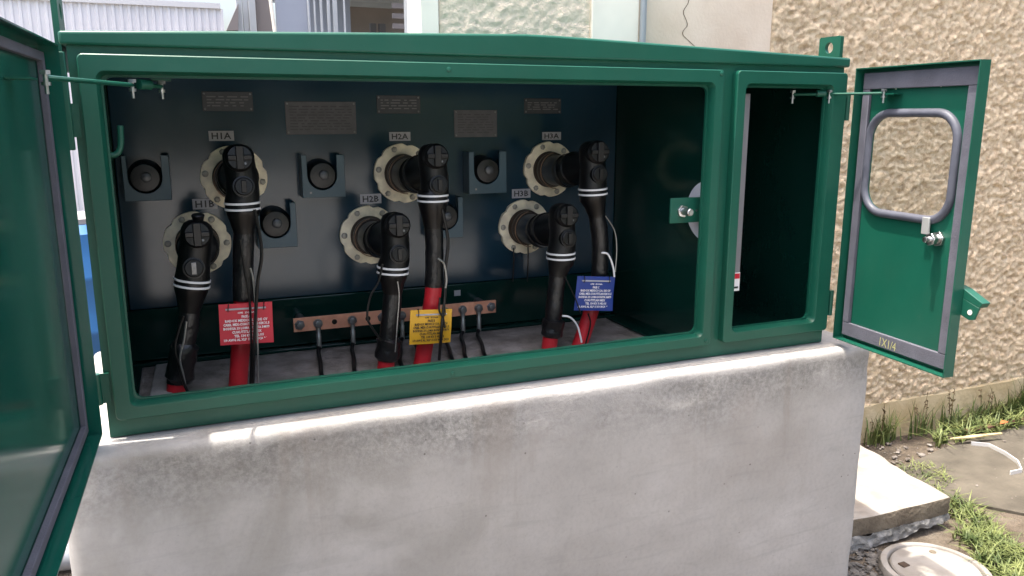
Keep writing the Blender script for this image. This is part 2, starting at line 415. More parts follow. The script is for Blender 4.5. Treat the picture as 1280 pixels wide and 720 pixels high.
def base_band():
    mb = MB(); vs = []; n = 220; x0, x1 = 1.06, 7.5
    for i in range(n+1):
        x = x0+(x1-x0)*i/n; d = .01*noise.noise(Vector((x*5, 0, 0)))
        for z, y in ((GZ-.02, .815), (GZ+.12, .824), (-.672+d*.8, .829), (-.660+d, .845)):
            vs.append((x, y + .004*noise.noise(Vector((x*9, z*9, 2))), z))
    fs = [(i*4+k, (i+1)*4+k, (i+1)*4+k+1, i*4+k+1) for i in range(n) for k in range(3)]
    mb.add(vs, fs).build('base_band', BANDM, wall, smooth=True)
base_band()
cd_ = MB().tube([(1.855, .822, GZ), (1.855, .822, 2.35)], .0125, 12)
cd_.build('conduit', mat('grey_conduit', (.36, .38, .41), rough=.4, metal=.3), origin=(1.855, .822, GZ), smooth=True, label='thin grey vertical conduit pipe running up the smooth beige pilaster', cat='pipe')
cr = [at(px, py, 1, .838) for px, py in ((860,-60), (852,-30), (861,0), (854,14), (859,30), (853,42), (862,52), (872,62))]
cr = [Vector((p.x, .8375, p.z)) for p in smoothpath(cr, 4)]
crv = []
for i, p in enumerate(cr):
    wd = .0016+.0012*abs(noise.noise(p*40)); j = .003*noise.noise(p*70)
    crv += [(p.x-wd+j, .8368, p.z), (p.x+wd+j, .8368, p.z)]
MB().add(crv, [(2*i, 2*i+1, 2*i+3, 2*i+2) for i in range(len(cr)-1)]).build('crack', mat('crack_dirt', (.13, .09, .06), rough=.9), wall)

# ================================================================== PLINTH
def plinth():
    X0, X1, Y0, Y1, r = -.10, 2.195, -.085, .80, .03
    path = []
    def seg(a, b):
        d = (b-a).length; k = max(1, int(d/.02))
        for i in range(k): path.append((a+(b-a)*(i/k)))
    cs = [((X1-r, Y0+r), -90), ((X1-r, Y1-r), 0), ((X0+r, Y1-r), 90), ((X0+r, Y0+r), 180)]
    pts = []
    for (cx, cy), a0 in cs:
        for k in range(5):
            a = radians(a0+90*k/5); pts.append((Vector((cx+r*cos(a), cy+r*sin(a))), Vector((cos(a), sin(a)))))
        a = radians(a0+90); e = Vector((cx+r*cos(a), cy+r*sin(a)))
        i = cs.index(((cx, cy), a0)); (nx_, ny_), na = cs[(i+1) % 4]
        s2 = Vector((nx_+r*cos(radians(na)), ny_+r*sin(radians(na))))
        L = (s2-e).length; k = int(L/.02)
        for q in range(k): pts.append((e+(s2-e)*(q/k), Vector((cos(a), sin(a)))))
    layers = [(.11, -.003), (.05, -.004), (.029, -.0045), (.014, -.006), (.006, -.010), (.002, -.016), (.0005, -.024), (0, -.038), (0, -.058)]
    z = -.08
    while z > GZ-.03: layers.append((0, z)); z -= .022
    layers.append((0, GZ-.03))
    vs = []; n = len(pts)
    for inset, z in layers:
        for p, nr in pts:
            q = Vector((p.x*3, p.y*3, z*3)); d = .004*noise.noise(q) + .0022*noise.noise(q*5)
            if -.09 < z < -.008: d += .005*noise.noise(q*2.3+Vector((4, 4, 4)))
            zz = z + (.0035*noise.noise(q*4) if -.09 < z < -.005 else 0)
            pp = p - nr*(min(inset, r)-d)
            if inset > r:
                pp = Vector((min(max(pp.x, X0+inset), X1-inset), min(max(pp.y, Y0+inset), Y1-inset)))
            vs.append((pp.x, pp.y, zz if inset < .1 else -.003))
    fs = [(j*n+i, j*n+(i+1) % n, (j+1)*n+(i+1) % n, (j+1)*n+i) for j in range(len(layers)-1) for i in range(n)]
    fs.append(tuple(range(n)))
    o = MB().add(vs, fs).build('concrete_plinth', CONC, origin=(1.04, .36, GZ), smooth=True,
        label='long grey cement-rendered concrete plinth carrying the green cabinet', cat='plinth')
    o.data.polygons.foreach_set('use_smooth', [True]*len(o.data.polygons)); o.data.polygons[-1].use_smooth = False
plinth()

# ================================================================== CABINET
W, H, D = 2.056, .85, .56
cab = thing('switchgear_cabinet', 'long dark green steel electrical cabinet with open doors standing on the concrete plinth', 'electrical cabinet', (1.028, .36, 0))
R0 = [(0, 0), (1.628, 0), (1.628, H), (0, H)]
def front(x0, x1, o):  # plate of the shell front with a rounded hole
    inn = rrect(*o, .02, 4); out = []
    for (px, pz) in inn:
        cx, cz = (o[0]+o[2])/2, (o[1]+o[3])/2
        dx, dz = px-cx, pz-cz; out.append(None)
    n = len(inn); q = n//4
    corners = [(x1, H), (x0, H), (x0, 0), (x1, 0)]
    out = []
    for k in range(4):
        c = corners[k]
        for j in range(q):
            px, pz = inn[k*q+j]; t = j/(q-1)
            a = (c[0], pz) if (k in (0, 2)) else (px, c[1]); b = (px, c[1]) if (k in (0, 2)) else (c[0], pz)
            if t < .5: out.append(tuple(a[i]*(1-2*t)+c[i]*2*t for i in (0, 1)))
            else: out.append(tuple(c[i]*(2-2*t)+b[i]*(2*t-1) for i in (0, 1)))
    return MB().ring(out, inn, XZ, .0, .008)
front(0, 1.628, (.060, .084, 1.567, .788)).build('front_panel', GREEN, cab)
front(1.628, W, (1.690, .084, 1.988, .788)).build('front_panel', GREEN, cab)
# raised, rolled door frames with a chamfered inner lip
def lipframe(o, i, r=.012):
    a = rrect(*o, r, 5); b = rrect(i[0], i[1], i[2], i[3], .018, 5); c = rrect(i[0]+.007, i[1]+.007, i[2]-.007, i[3]-.007, .014, 5)
    mb = MB(); n = len(a)
    vs = [XZ(p, 0) for p in a] + [XZ(p, -.023) for p in a] + [XZ((p[0]*.0+p[0], p[1]), -.025) for p in rrect(o[0]+.002, o[1]+.002, o[2]-.002, o[3]-.002, r-.002, 5)] + \
         [XZ(p, -.025) for p in b] + [XZ(p, -.012) for p in c] + [XZ(p, .012) for p in c] + [XZ(p, .012) for p in rrect(i[0]+.006, i[1]+.006, i[2]-.006, i[3]-.006, .016, 5)] + [XZ(p, .0) for p in rrect(i[0]+.006, i[1]+.006, i[2]-.006, i[3]-.006, .016, 5)]
    L = len(vs)//n
    fs = [(j*n+k, j*n+(k+1) % n, ((j+1) % L)*n+(k+1) % n, ((j+1) % L)*n+k) for j in range(L) for k in range(n)]
    return mb.add(vs, fs)
big = lipframe((.018, .045, 1.606, .833), (.049, .072, 1.578, .800)).build('door_frame', GREEN, cab, smooth=True)
sml = lipframe((1.651, .045, 2.05, .833), (1.680, .074, 2.000, .799)).build('door_frame', GREEN, cab, smooth=True)
# shell
MB().box(0, .0085, 0, .006, .76, H-.001).build('side_panel', GREEN, cab)
MB().box(W-.006, .0085, 0, W, .76, H-.001).build('side_panel', GREEN, cab)
MB().box(W-.010, .0085, .021, W-.0065, .449, H-.0125).build('shade_liner', GREEN_SHADE, cab)  # added sheet, no real liner: puts the shade-darkened green on the inner face
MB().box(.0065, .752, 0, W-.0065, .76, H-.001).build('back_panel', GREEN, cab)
MB().box(.0065, .0085, H-.012, W-.0065, .7515, H-.001).build('inner_ceiling', GREEN_SHADE, cab)
MB().box(1.602, .0085, 0, 1.628, .7515, H-.0125).build('partition', GREEN_SHADE, cab)
MB().box(1.629, .45, .001, W-.007, .46, H-.0125).build('compartment_back', GREEN_SHADE, cab)
MB().box(1.629, .05, .001, W-.007, .4495, .02).build('compartment_floor', GREEN_SHADE, cab)
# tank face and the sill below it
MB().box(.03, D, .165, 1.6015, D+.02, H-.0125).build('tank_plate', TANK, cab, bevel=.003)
MB().box(.0065, D-.004, .012, 1.6015, D+.03, .1645).build('sill_channel', GREEN_SHADE, cab, bevel=.004)
MB().box(.0065, D-.03, .0, 1.6015, D+.03, .0115).build('sill_foot', GREEN_SHADE, cab, bevel=.003)
MB().box(.0065, D-.012, .1648, .0295, D+.02, H-.0125).build('corner_post', GREEN_SHADE, cab, bevel=.003)
MB().box(.0065, .05, .0, .05, D-.035, .008).build('foot_flange', GREEN_SHADE, cab, bevel=.002)
MB().box(1.56, .03, .0, 1.6015, D-.035, .008).build('foot_flange', GREEN_SHADE, cab, bevel=.002)
# roof: low gable falling to both ends, with a fascia
rp = [(-.012, H), (-.012, H+.027), (.3, .8875), (1.014, .9075), (1.1, .9065), (W+.012, .877), (W+.012, H)]
MB().prism(rp, XZ, -.012, .78).build('roof', GREEN, cab, bevel=.006, segs=3)
# small screws in the frames
for px, py in ((561,87), (902,92), (882,426), (566,467)):
    p = at(px, py, 1, -.025); MB().lathe(p, (0, -1, 0), [(-.003, .006), (.002, .006), (.003, .004)], 12).build('frame_screw', GREEN, cab, smooth=True)
# lifting lugs
def lug(x, y0, y1, z0, z1, cy, cz):
    pts = []; hole = []; nn = 48
    for k in range(nn):
        a = 2*pi*(k+.5)/nn; c_, s_ = cos(a), sin(a)
        tx = ((y1 if c_ > 0 else y0)-cy)/c_ if abs(c_) > 1e-6 else 9; tz = ((z1 if s_ > 0 else z0)-cz)/s_ if abs(s_) > 1e-6 else 9
        q = min(tx, tz); pts.append((cy+q*c_, cz+q*s_)); hole.append((cy+.0165*c_, cz+.0165*s_))
    return MB().ring(pts, hole, lambda p, k: (k, p[0], p[1]), x, x+.012)
lug(2.062, .03, .118, .80, .945, .076, .912).build('lifting_lug', GREEN, cab)
lug(-.022, .02, .118, .80, .955, .07, .922).build('lifting_lug', GREEN, cab)
# hook bar inside the left jamb
hk = smoothpath([at(150,157,1,.02), at(151,178,1,.02), at(148,190,1,.02), at(140,194,1,.02), at(128,190,1,.02)], 5)
MB().tube(hk, .0065, 10).build('door_hook', GREEN, cab, smooth=True)
# latch keeper with hex bolt at the right jamb
lb = MB().box(1.487, .035, .405, 1.60, .041, .478).build('latch_bracket', GREEN, cab, bevel=.002)
c = at(853, 264, 1, .033)
MB().lathe(c, (0, -1, 0), [(-.006, .0185), (.006, .0185), (.0065, .016)], 6).build('hex_nut', STEEL, lb, smooth=False, bevel=.001)
MB().lathe(c+Vector((0, -.006, 0)), (0.1, -1, 0), [(0, .011), (.03, .011), (.032, .009)], 16).build('bolt', STEEL, lb, smooth=True)
c = at(870, 263, 1, .034); MB().lathe(c, (0, -1, 0), [(0, .003), (.003, .003)], 8).build('rivet', STEEL, lb)
# grey round cover plate on the partition
disc = []
for k in range(33):
    a = radians(100+160*k/32); disc.append((.03+.085*cos(a)*1.0+.0, .437+.092*sin(a)))
dm = MB().prism([(.010, .53)] + [(.010+.10*sin(pi*k/24), .437+.088*cos(pi*k/24)) for k in range(1, 24)] + [(.010, .344)], lambda p, k: (k, p[0]+.004, p[1]), 1.597, 1.6015)
dm.build('round_cover_plate', mat('grey_cover_plate', (.60, .62, .68), rough=.5), cab)
# ---- right compartment fittings
sp = MB().box(1.716, .030, .190, 1.742, .045, .772).build('cable_guide', PANELG, cab, bevel=.002)
q = at(921, 352, 1, .029); 
st = MB().box(1.7165, .0285, .188, 1.7415, .0295, .245).build('sticker', INKW, sp)
MB().box(1.718, .0275, .226, 1.740, .0282, .242).build('sticker_band', REDL, st)
MB().box(1.722, .0275, .196, 1.736, .0282, .202).build('sticker_line', INKB, st)

# ---- left door (inner face towards +x)
def door_frame_mat(hx, hy, ang):
    d = Vector((cos(ang), sin(ang), 0)); n = Vector((-d.y, d.x, 0))   # n: towards the outer skin (for the right door)
    M = Matrix((d, n, Vector((0, 0, 1)))).transposed().to_4x4(); M.translation = Vector((hx, hy, 0)); return M
AL = radians(-91.88); ML = door_frame_mat(-.011, -.03, AL)
# local frame of the left door: u along door, k negative = towards outer skin
UZ = lambda p, k: (p[0], k, p[1])
wl, zb, zt = 1.575, .021, .848
def pan(M, w, zb, zt, depth, sgn, hole=None):
    "sheet-metal door pan: skin + four folded flanges; sgn = side of the outer skin"
    mb = MB(M); t = .003; s = sgn
    def bx(u0, k0, z0, u1, k1, z1): mb.box(u0, min(k0, k1), z0, u1, max(k0, k1), z1)
    bx(0, 0, zb, t, s*depth, zt); bx(w-t, 0, zb, w, s*depth, zt)
    bx(t, 0, zb, w-t, s*depth, zb+t); bx(t, 0, zt-t, w-t, s*depth, zt)
    return mb
ld = pan(ML, wl, zb, zt, .040, -1); ld.box(.003, -.040, zb+.003, wl-.003, -.037, zt-.003)
ldo = ld.build('large_door', GREEN_IN, cab, smooth=False)
g = MB(ML); gi, gw = .016, .018
g.ring([(gi, zb+gi), (wl-gi, zb+gi), (wl-gi, zt-gi), (gi, zt-gi)], [(gi+gw, zb+gi+gw), (wl-gi-gw, zb+gi+gw), (wl-gi-gw, zt-gi-gw), (gi+gw, zt-gi-gw)], UZ, -.0368, -.024)
g.build('gasket_strip', GASKET, ldo, bevel=.002)
MB().box(-.034, -.030, .640, -.002, -.012, .835).build('hinge_cover', GREEN, ldo, bevel=.002)
for z in (.70, .12):
    hgm = MB().tube([(-.013, -.013, z-.035), (-.013, -.013, z+.035)], .0085, 12)
    hgm.box(-.013, -.0115, z-.034, .012, -.0075, z+.034); hgm.build('hinge', GREEN, ldo, smooth=True)
# stay rod, left
SZ = .772
def stay_left():
    b0 = Vector((-.003, -.33, SZ)); b1 = at(165, 104, 1, -.012); b2 = at(202, 108, 1, .05)
    b1.z = b2.z = SZ
    mb = MB()
    d = (b1-b0).normalized(); 
    mb.tube([b0, b1], .0045, 8)
    s = mb.build('stay_rod', GREEN, cab, smooth=True)
    MB().tube([b1+Vector((.012, .012, .002)), b1+Vector((.034, .03, .002))], [.011, .011], 10).build('clamp_knob', GREEN, s, smooth=True)
    MB().tube([b1+Vector((.03, .028, 0)), b2], .0045, 8).build('stay_arm', GREEN, s, smooth=True)
    for b in (b0, b1, b2):
        bolt(b, s)
    MB(ML).box(.27, -.036, SZ-.004, .33, .001, SZ-.0005).build('stay_bracket', GREEN, ldo)
    MB().box(b2.x-.02, .03, SZ+.012, b2.x+.02, .08, SZ+.016).build('stay_bracket', GREEN, cab)
def bolt(b, par):
    m = MB(); m.lathe(b+Vector((0, 0, .012)), (0, 0, -1), [(0, .0085), (.007, .0085)], 6)
    m.lathe(b+Vector((0, 0, .005)), (0, 0, -1), [(0, .004), (.012, .004), (.0121, .0075), (.018, .0075), (.0181, .0035), (.032, .0035)], 10)
    m.build('stay_bolt', STEEL, par, smooth=True)
stay_left()

# ---- right door
AR = radians(-93.306); MR = door_frame_mat(2.070, -.032, AR)
wr, zb2, zt2, dep = .426, .020, .846, .034
rd = pan(MR, wr, zb2, zt2, dep, 1)
ho = rrect(.060, .440, .345, .706, .060, 6)
# outer skin with the window opening
oo = []
n = len(ho); q = n//4; co = [(wr-.003, zt2-.003), (.003, zt2-.003), (.003, zb2+.003), (wr-.003, zb2+.003)]
for k in range(4):
    for j in range(q):
        px, pz = ho[k*q+j]; t = j/(q-1); c = co[k]
        a = (c[0], pz) if k in (0, 2) else (px, c[1]); b = (px, c[1]) if k in (0, 2) else (c[0], pz)
        oo.append(tuple(a[i]*(1-2*t)+c[i]*2*t for i in (0, 1)) if t < .5 else tuple(c[i]*(2-2*t)+b[i]*(2*t-1) for i in (0, 1)))
rd.ring(oo, ho, UZ, dep-.003, dep)
rdo = rd.build('small_door', GREEN, cab)
g = MB(MR); gi = .014; gw = .028
oA = (gi, zb2+gi, wr-gi, zt2-gi)
zs0, zs1 = oA[1], oA[3]
g.box(gi, dep-.015, zt2-gi-.047, wr-gi, dep-.0032, zt2-gi)          # top strip
g.build('gasket_strip', GASKET, rdo, bevel=.002)
g = MB(MR); g.box(gi, dep-.014, zb2+gi, wr-gi, dep-.0032, zb2+gi+.042); g.build('gasket_strip', GASKET, rdo, bevel=.002)
g = MB(MR); g.box(gi, dep-.0145, zb2+gi+.0425, gi+.026, dep-.0032, zt2-gi-.0475); g.build('gasket_strip', GASKET, rdo, bevel=.002)
g = MB(MR); g.box(wr-gi-.032, dep-.0145, zb2+gi+.0425, wr-gi, dep-.0032, zt2-gi-.0475); g.build('gasket_strip', GASKET, rdo, bevel=.002)
# rubber trim round the window (a rounded bead)
def bead(M, x0, z0, x1, z1, r, rad, k0, mt, par, name):
    c = rrect(x0, z0, x1, z1, r, 8); mb = MB(M); n = len(c); seg = 10; vs = []; fs = []
    for i in range(n):
        p = Vector((c[i][0], c[i][1])); t = (Vector(c[(i+1) % n])-Vector(c[i-1])).normalized(); nr = Vector((t.y, -t.x))
        for k in range(seg):
            a = 2*pi*k/seg; e = p+nr*rad*cos(a); vs.append((e.x, k0+rad*1.05*sin(a), e.y))
    fs = [(i*seg+k, i*seg+(k+1) % seg, ((i+1) % n)*seg+(k+1) % seg, ((i+1) % n)*seg+k) for i in range(n) for k in range(seg)]
    return mb.add(vs, fs).build(name, mt, par, smooth=True)
bead(MR, .047, .429, .358, .717, .072, .0120, dep-.004, TRIM, rdo, 'window_trim')
gm = bpy.data.materials.new('window_glass'); gm.use_nodes = True; t = gm.node_tree
for x in list(t.nodes): t.nodes.remove(x)
o_ = t.nodes.new('ShaderNodeOutputMaterial'); tr = t.nodes.new('ShaderNodeBsdfTransparent'); gl = t.nodes.new('ShaderNodeBsdfGlossy'); mx = t.nodes.new('ShaderNodeMixShader')
gl.inputs['Roughness'].default_value = .03; tr.inputs[0].default_value = (.95, .96, .95, 1)
mx.inputs[0].default_value = .05; t.links.new(tr.outputs[0], mx.inputs[1]); t.links.new(gl.outputs[0], mx.inputs[2]); t.links.new(mx.outputs[0], o_.inputs[0])
MB(MR).prism(rrect(.054, .436, .351, .710, .064, 6), UZ, dep-.006, dep-.0035).build('window_pane', gm, rdo)
# catch tab and lock bolt
MB(MR).box(.288, dep-.022, .392, .312, dep-.016, .438).build('catch_tab', mat('galvanised_tab', (.42, .43, .42), rough=.5, metal=.4), rdo, bevel=.001)
LC = MR @ Vector((.333, 0, .383)); nin = (MR.to_3x3() @ Vector((0, -1, 0)))
base = LC + nin*(-dep+.003)
lk = MB().lathe(base, nin, [(0, .021), (.008, .021), (.0082, .013), (.02, .013), (.0202, .0175), (.033, .0175), (.034, .014)], 6)
lk.build('door_lock', STEEL, rdo, bevel=.001)
MB().lathe(base+nin*.034, nin, [(0, .008), (.016, .008), (.017, .006)], 12).build('lock_bolt', STEEL, rdo, smooth=True)
# folded padlock hasp on the outer edge
hs = MB(MR)
hs.prism([(.405, .268), (.428, .262), (.487, .236), (.479, .222), (.405, .244)], UZ, .0345, .062)
hs.prism([(.405, .2435), (.479, .2215), (.486, .236), (.466, .187), (.452, .184), (.405, .198)][:2] + [(.468, .188), (.452, .184), (.405, .198)], UZ, .0345, .040)
hso = hs.build('padlock_hasp', GREEN, rdo, bevel=.001)
MB(MR).lathe((.453, .0344, .205), (0, -1, 0), [(0, .007), (.0012, .007)], 12).build('hasp_hole', WHITEP, hso)
for z in (.735, .13):
    hgm = MB().tube([(2.066, -.014, z-.04), (2.066, -.014, z+.04)], .008, 12)
    hgm.box(2.045, -.0115, z-.038, 2.066, -.0075, z+.038); hgm.build('hinge', GREEN, rdo, smooth=True)
def stay_right():
    b0 = MR @ Vector((.118, .0, SZ)); b1 = at(1037, 119, 1, -.012); b2 = at(991, 118, 1, .06)
    b1.z = b2.z = SZ
    s = MB().tube([b0, b1], .004, 8).build('stay_rod', GREEN, cab, smooth=True)
    MB().tube([b1+Vector((-.006, .012, .002)), b1+Vector((-.03, .022, .002))], .010, 10).build('clamp_knob', GREEN, s, smooth=True)
    MB().tube([b1+Vector((-.03, .02, 0)), b2], .004, 8).build('stay_arm', GREEN, s, smooth=True)
    for b in (b0, b1, b2): bolt(b, s)
    MB(MR).box(.10, 0, SZ-.004, .155, dep-.003, SZ-.0005).build('stay_bracket', GREEN, rdo)
stay_right()
for u, z in ((.13, .785), (.285, .787)):
    MB(MR).lathe((u, dep-.0032, z), (0, -1, 0), [(0, .0032), (.002, .0025)], 8).build('rivet', WHITEP, rdo)
# crayon marking on the bottom gasket
Mx = frame(MR @ Vector((.205, dep-.0147, .052)), MR.to_3x3() @ Vector((1, 0, -.03)), (0, 0, 1))
text(None, 'marking', '1X1/4', .03, Mx, CHALK, rdo, width=.062, height=.026, bold=0)

# ---- bushings on the tank face
BX = {'H1A': (.338, .534), 'H1B': (.225, .350), 'H2A': (.839, .533), 'H2B': (.726, .345), 'H3A': (1.343, .533), 'H3B': (1.253, .343)}
def bushing(x, z, first):
    mb = MB(); out = []; inn = []; n = 72
    for k in range(n):
        a = 2*pi*k/n; d = min(abs((math.degrees(a)-20-60*j+180) % 360-180) for j in range(6))
        r = .092 - (.006 if d < 3 else .003 if d < 6 else 0)
        out.append((x+r*cos(a), z+r*sin(a))); inn.append((x+.060*cos(a), z+.060*sin(a)))
    mb.ring(out, inn, XZ, D-.014, D-.0005)
    f = mb.build('bushing_flange', CREAM, cab, bevel=.0015)
    for j in range(6):
        a = radians(50+60*j+ (8 if first else 0)); c = (x+.079*cos(a), D-.014, z+.079*sin(a))
        MB().lathe(c, (0, -1, 0), [(0, .0095), (.002, .0095), (.0022, .0078), (.005, .0078), (.006, .006)], 6 if j % 2 else 12).build('clamp_bolt', BOLTF, f, bevel=.0008)
    w_ = MB().lathe((x, D-.001, z), (0, -1, 0), [(0, .0595), (.020, .0595), (.024, .057), (.0245, .054), (.034, .054), (.0345, .057), (.042, .057), (.0425, .053), (.055, .052)], 32)
    b = w_.build('bushing_collar', BROWN, f, smooth=True)
    MB().lathe((x, D-.05, z), (0, -1, 0), [(0, .050), (.03, .049), (.06, .047), (.13, .044)], 32).build('bushing_well', WELL, f, smooth=True)
    # copper drain loop tied round the collar
    pts = [(x+.059*cos(a), D-.05-.02*sin(a*.5), z+.059*sin(a)) for a in [radians(100+ 170*k/14) for k in range(15)]]
    MB().tube(pts, .0015, 6).build('tie_wire', TIEW, f, smooth=True)
for i, (k_, (x, z)) in enumerate(BX.items()): bushing(x, z, i % 2)

# ---- parking-stand brackets on the tank face
def bracket(tl, br, k):
    x0, x1, z1, z0 = tl[0], br[0], tl[1], br[1]; y = .50
    mb = MB(); cx = (x0+x1)/2-.004; r = .043; cz = z1-.060
    pts = [(x0, z1), (x0, z0), (x1, z0), (x1, z1)]
    # plate with a U notch
    ol = [(x0, z1), (x0, z0), (x1, z0), (x1, z1)]
    notch = [(cx+r, z1)] + [(cx+r*cos(a), cz+r*sin(a)) for a in [-pi*j/14 for j in range(15)]] + [(cx-r, z1)]
    poly = [(x0, z0), (x1, z0), (x1, z1)] + notch + [(x0, z1)]
    mb.prism(poly, XZ, y, y+.004)
    mb.box(x0, y+.0042, z0, x0+.004, D-.001, z1); mb.box(x1-.004, y+.0042, z0, x1, D-.001, z1); mb.box(x0+.0042, y+.0042, z0, x1-.0042, D-.001, z0+.004)
    o = mb.build('parking_bracket', BRKT, cab, bevel=.0012)
    MB().lathe((cx, D-.001, cz), (0, -1, 0), [(0, .047), (.03, .045), (.055, .041), (.068, .036), (.07, .02)], 28).build('rubber_cap', RUBBER, o, smooth=True)
    MB().lathe((cx+.003, D-.07, cz+.002), (0, -1, 0), [(0, .014), (.008, .014), (.010, .011)], 18).build('cap_stud', STUDM, o, smooth=True)
    if k % 2: MB().box(x0+.02, y-.001, z0+.012, x0+.026, y-.0002, z0+.018).build('rivet', DULL, o)
for k, (a, b) in enumerate((((.050,.604),(.168,.481)), ((.523,.597),(.648,.472)), ((.388,.461),(.500,.330)), ((1.040,.598),(1.168,.465)), ((.908,.457),(1.018,.329)))): bracket(a, b, k)

# ---- nameplates and number tags
def nameplate(x0, z0, x1, z1, dark, rows):
    p = MB().box(x0, D-.0025, z0, x1, D-.0003, z1).build('nameplate', PLATED if dark else PLATE, cab, bevel=.0006)
    for cx in (x0+.006, x1-.006):
        for cz in (z0+.006, z1-.006):
            MB().lathe((cx, D-.0024, cz), (0, -1, 0), [(0, .0035), (.0015, .002)], 8).build('rivet', DULL, p)
    mb = MB(); rng = random.Random(int(x0*1000))
    for r in range(rows):
        z = z1-.014-(z1-z0-.024)*r/(rows-.4); x = x0+.012
        while x < x1-.02:
            L = rng.uniform(.006, .03); mb.box(x, D-.0029, z-.0016, min(x+L, x1-.012), D-.0026, z+.0016); x += L+rng.uniform(.003, .012)
    mb.build('printed_lines', ENGL if dark else ENGR, p)
nameplate(.268, .722, .404, .776, True, 4); nameplate(.493, .655, .700, .750, False, 9)
nameplate(.765, .716, .902, .770, True, 4); nameplate(1.012, .642, 1.158, .727, False, 8)
nameplate(1.254, .716, 1.388, .765, True, 4)
def ntag(s, x0, z0, x1, z1):
    p = MB().box(x0, D-.0022, z0, x1, D-.0003, z1).build('number_tag', TAGW, cab)
    text(None, 'lettering', s, .02, frame(((x0+x1)/2, D-.0026, (z0+z1)/2), (1, 0, 0), (0, 0, 1)), INKB, p, width=(x1-x0)*.78, height=(z1-z0)*.66, bold=.0004)
ntag('H1A', .278, .639, .346, .667); ntag('H1B', .220, .446, .287, .476); ntag('H2A', .801, .633, .868, .660)
ntag('H2B', .703, .442, .769, .472); ntag('H3A', 1.320, .630, 1.389, .656); ntag('H3B', 1.211, .440, 1.278, .470)
p_ = at(572, 366, 1, D-.005); MB().box(p_.x-.012, D-.006, p_.z-.010, p_.x+.010, D-.0045, p_.z+.009).build('small_sticker', TAGW, cab)

# ---- copper ground bar with bolts
GY = .46
ba, bb = at(367, 407, 1, GY), at(620, 385, 1, GY)
bar = MB().box(ba.x, GY, ba.z-.021, bb.x, GY+.007, ba.z+.021).build('ground_bar', COPPER, cab, bevel=.0012)
for x in (ba.x+.03, bb.x-.03): MB().lathe((x, GY+.0072, ba.z), (0, 1, 0), [(0, .013), (D-GY-.012, .013)], 14).build('standoff', DULL, bar, smooth=True)
for px in (374, 614, 478, 401+0):
    if px == 401: continue
    p = at(px, 398, 1, GY); MB().lathe((p.x, GY-.0002, ba.z), (0, -1, 0), [(0, .016), (.002, .016), (.0022, .011), (.010, .011), (.011, .008)], 6).build('bar_bolt', DULL, bar, bevel=.0008)
for px in (418, 460):
    p = at(px, 400, 1, GY); MB().lathe((p.x, GY-.0004, ba.z), (0, -1, 0), [(0, .008), (.0005, .008)], 14).build('bar_hole', RUBBER, bar)
GX = [(397, 402, 472, 'leftmost of the black ground leads bolted to the copper bar'),
      (440, 443, 467, 'black ground lead second from the left end of the copper bar'),
      (502, 500, 455, 'black ground lead hanging just right of the black-taped middle cable'),
      (518, 524, 452, 'black ground lead bolted behind the left edge of the yellow card'),
      (556, 564, 450, 'black ground lead bolted behind the right edge of the yellow card'),
      (578, 581, 448, 'black ground lead second from the right end of the copper bar'),
      (598, 605, 446, 'rightmost of the black ground leads bolted to the copper bar')]
for px, pb, pyb, lab in GX:
    p = at(px, 398, 1, GY); x = p.x; z = ba.z
    r = thing('ground_lead', lab, 'ground cable', (x, GY, 0), 'black ground leads hanging from the copper bar')
    lg = MB(); lg.lathe((x, GY-.0004, z), (0, -1, 0), [(0, .014), (.004, .014)], 16)
    lg.tube([(x, GY-.003, z-.006), (x, GY-.004, z-.03), (x, GY-.004, z-.032), (x, GY-.004, z-.075)], [.009, .006, .0075, .0075], 10)
    lg.build('crimp_lug', BRAID, r, smooth=True)
    MB().lathe((x, GY-.0046, z), (0, -1, 0), [(0, .0125), (.009, .0125), (.010, .010)], 6).build('lug_bolt', DULL, r, bevel=.001)
    e = at(pb, pyb, 2, .0)
    pts = smoothpath([(x, GY-.004, z-.07), (x+(e.x-x)*.25, GY-.03, .018), (x+(e.x-x)*.6, GY-(GY-e.y)*.6, .016), (e.x, e.y, .010), (e.x, e.y-.04, -.004)], 6)
    MB().tube(pts, .0062, 10).build('wire', RUBBER, r, smooth=True)

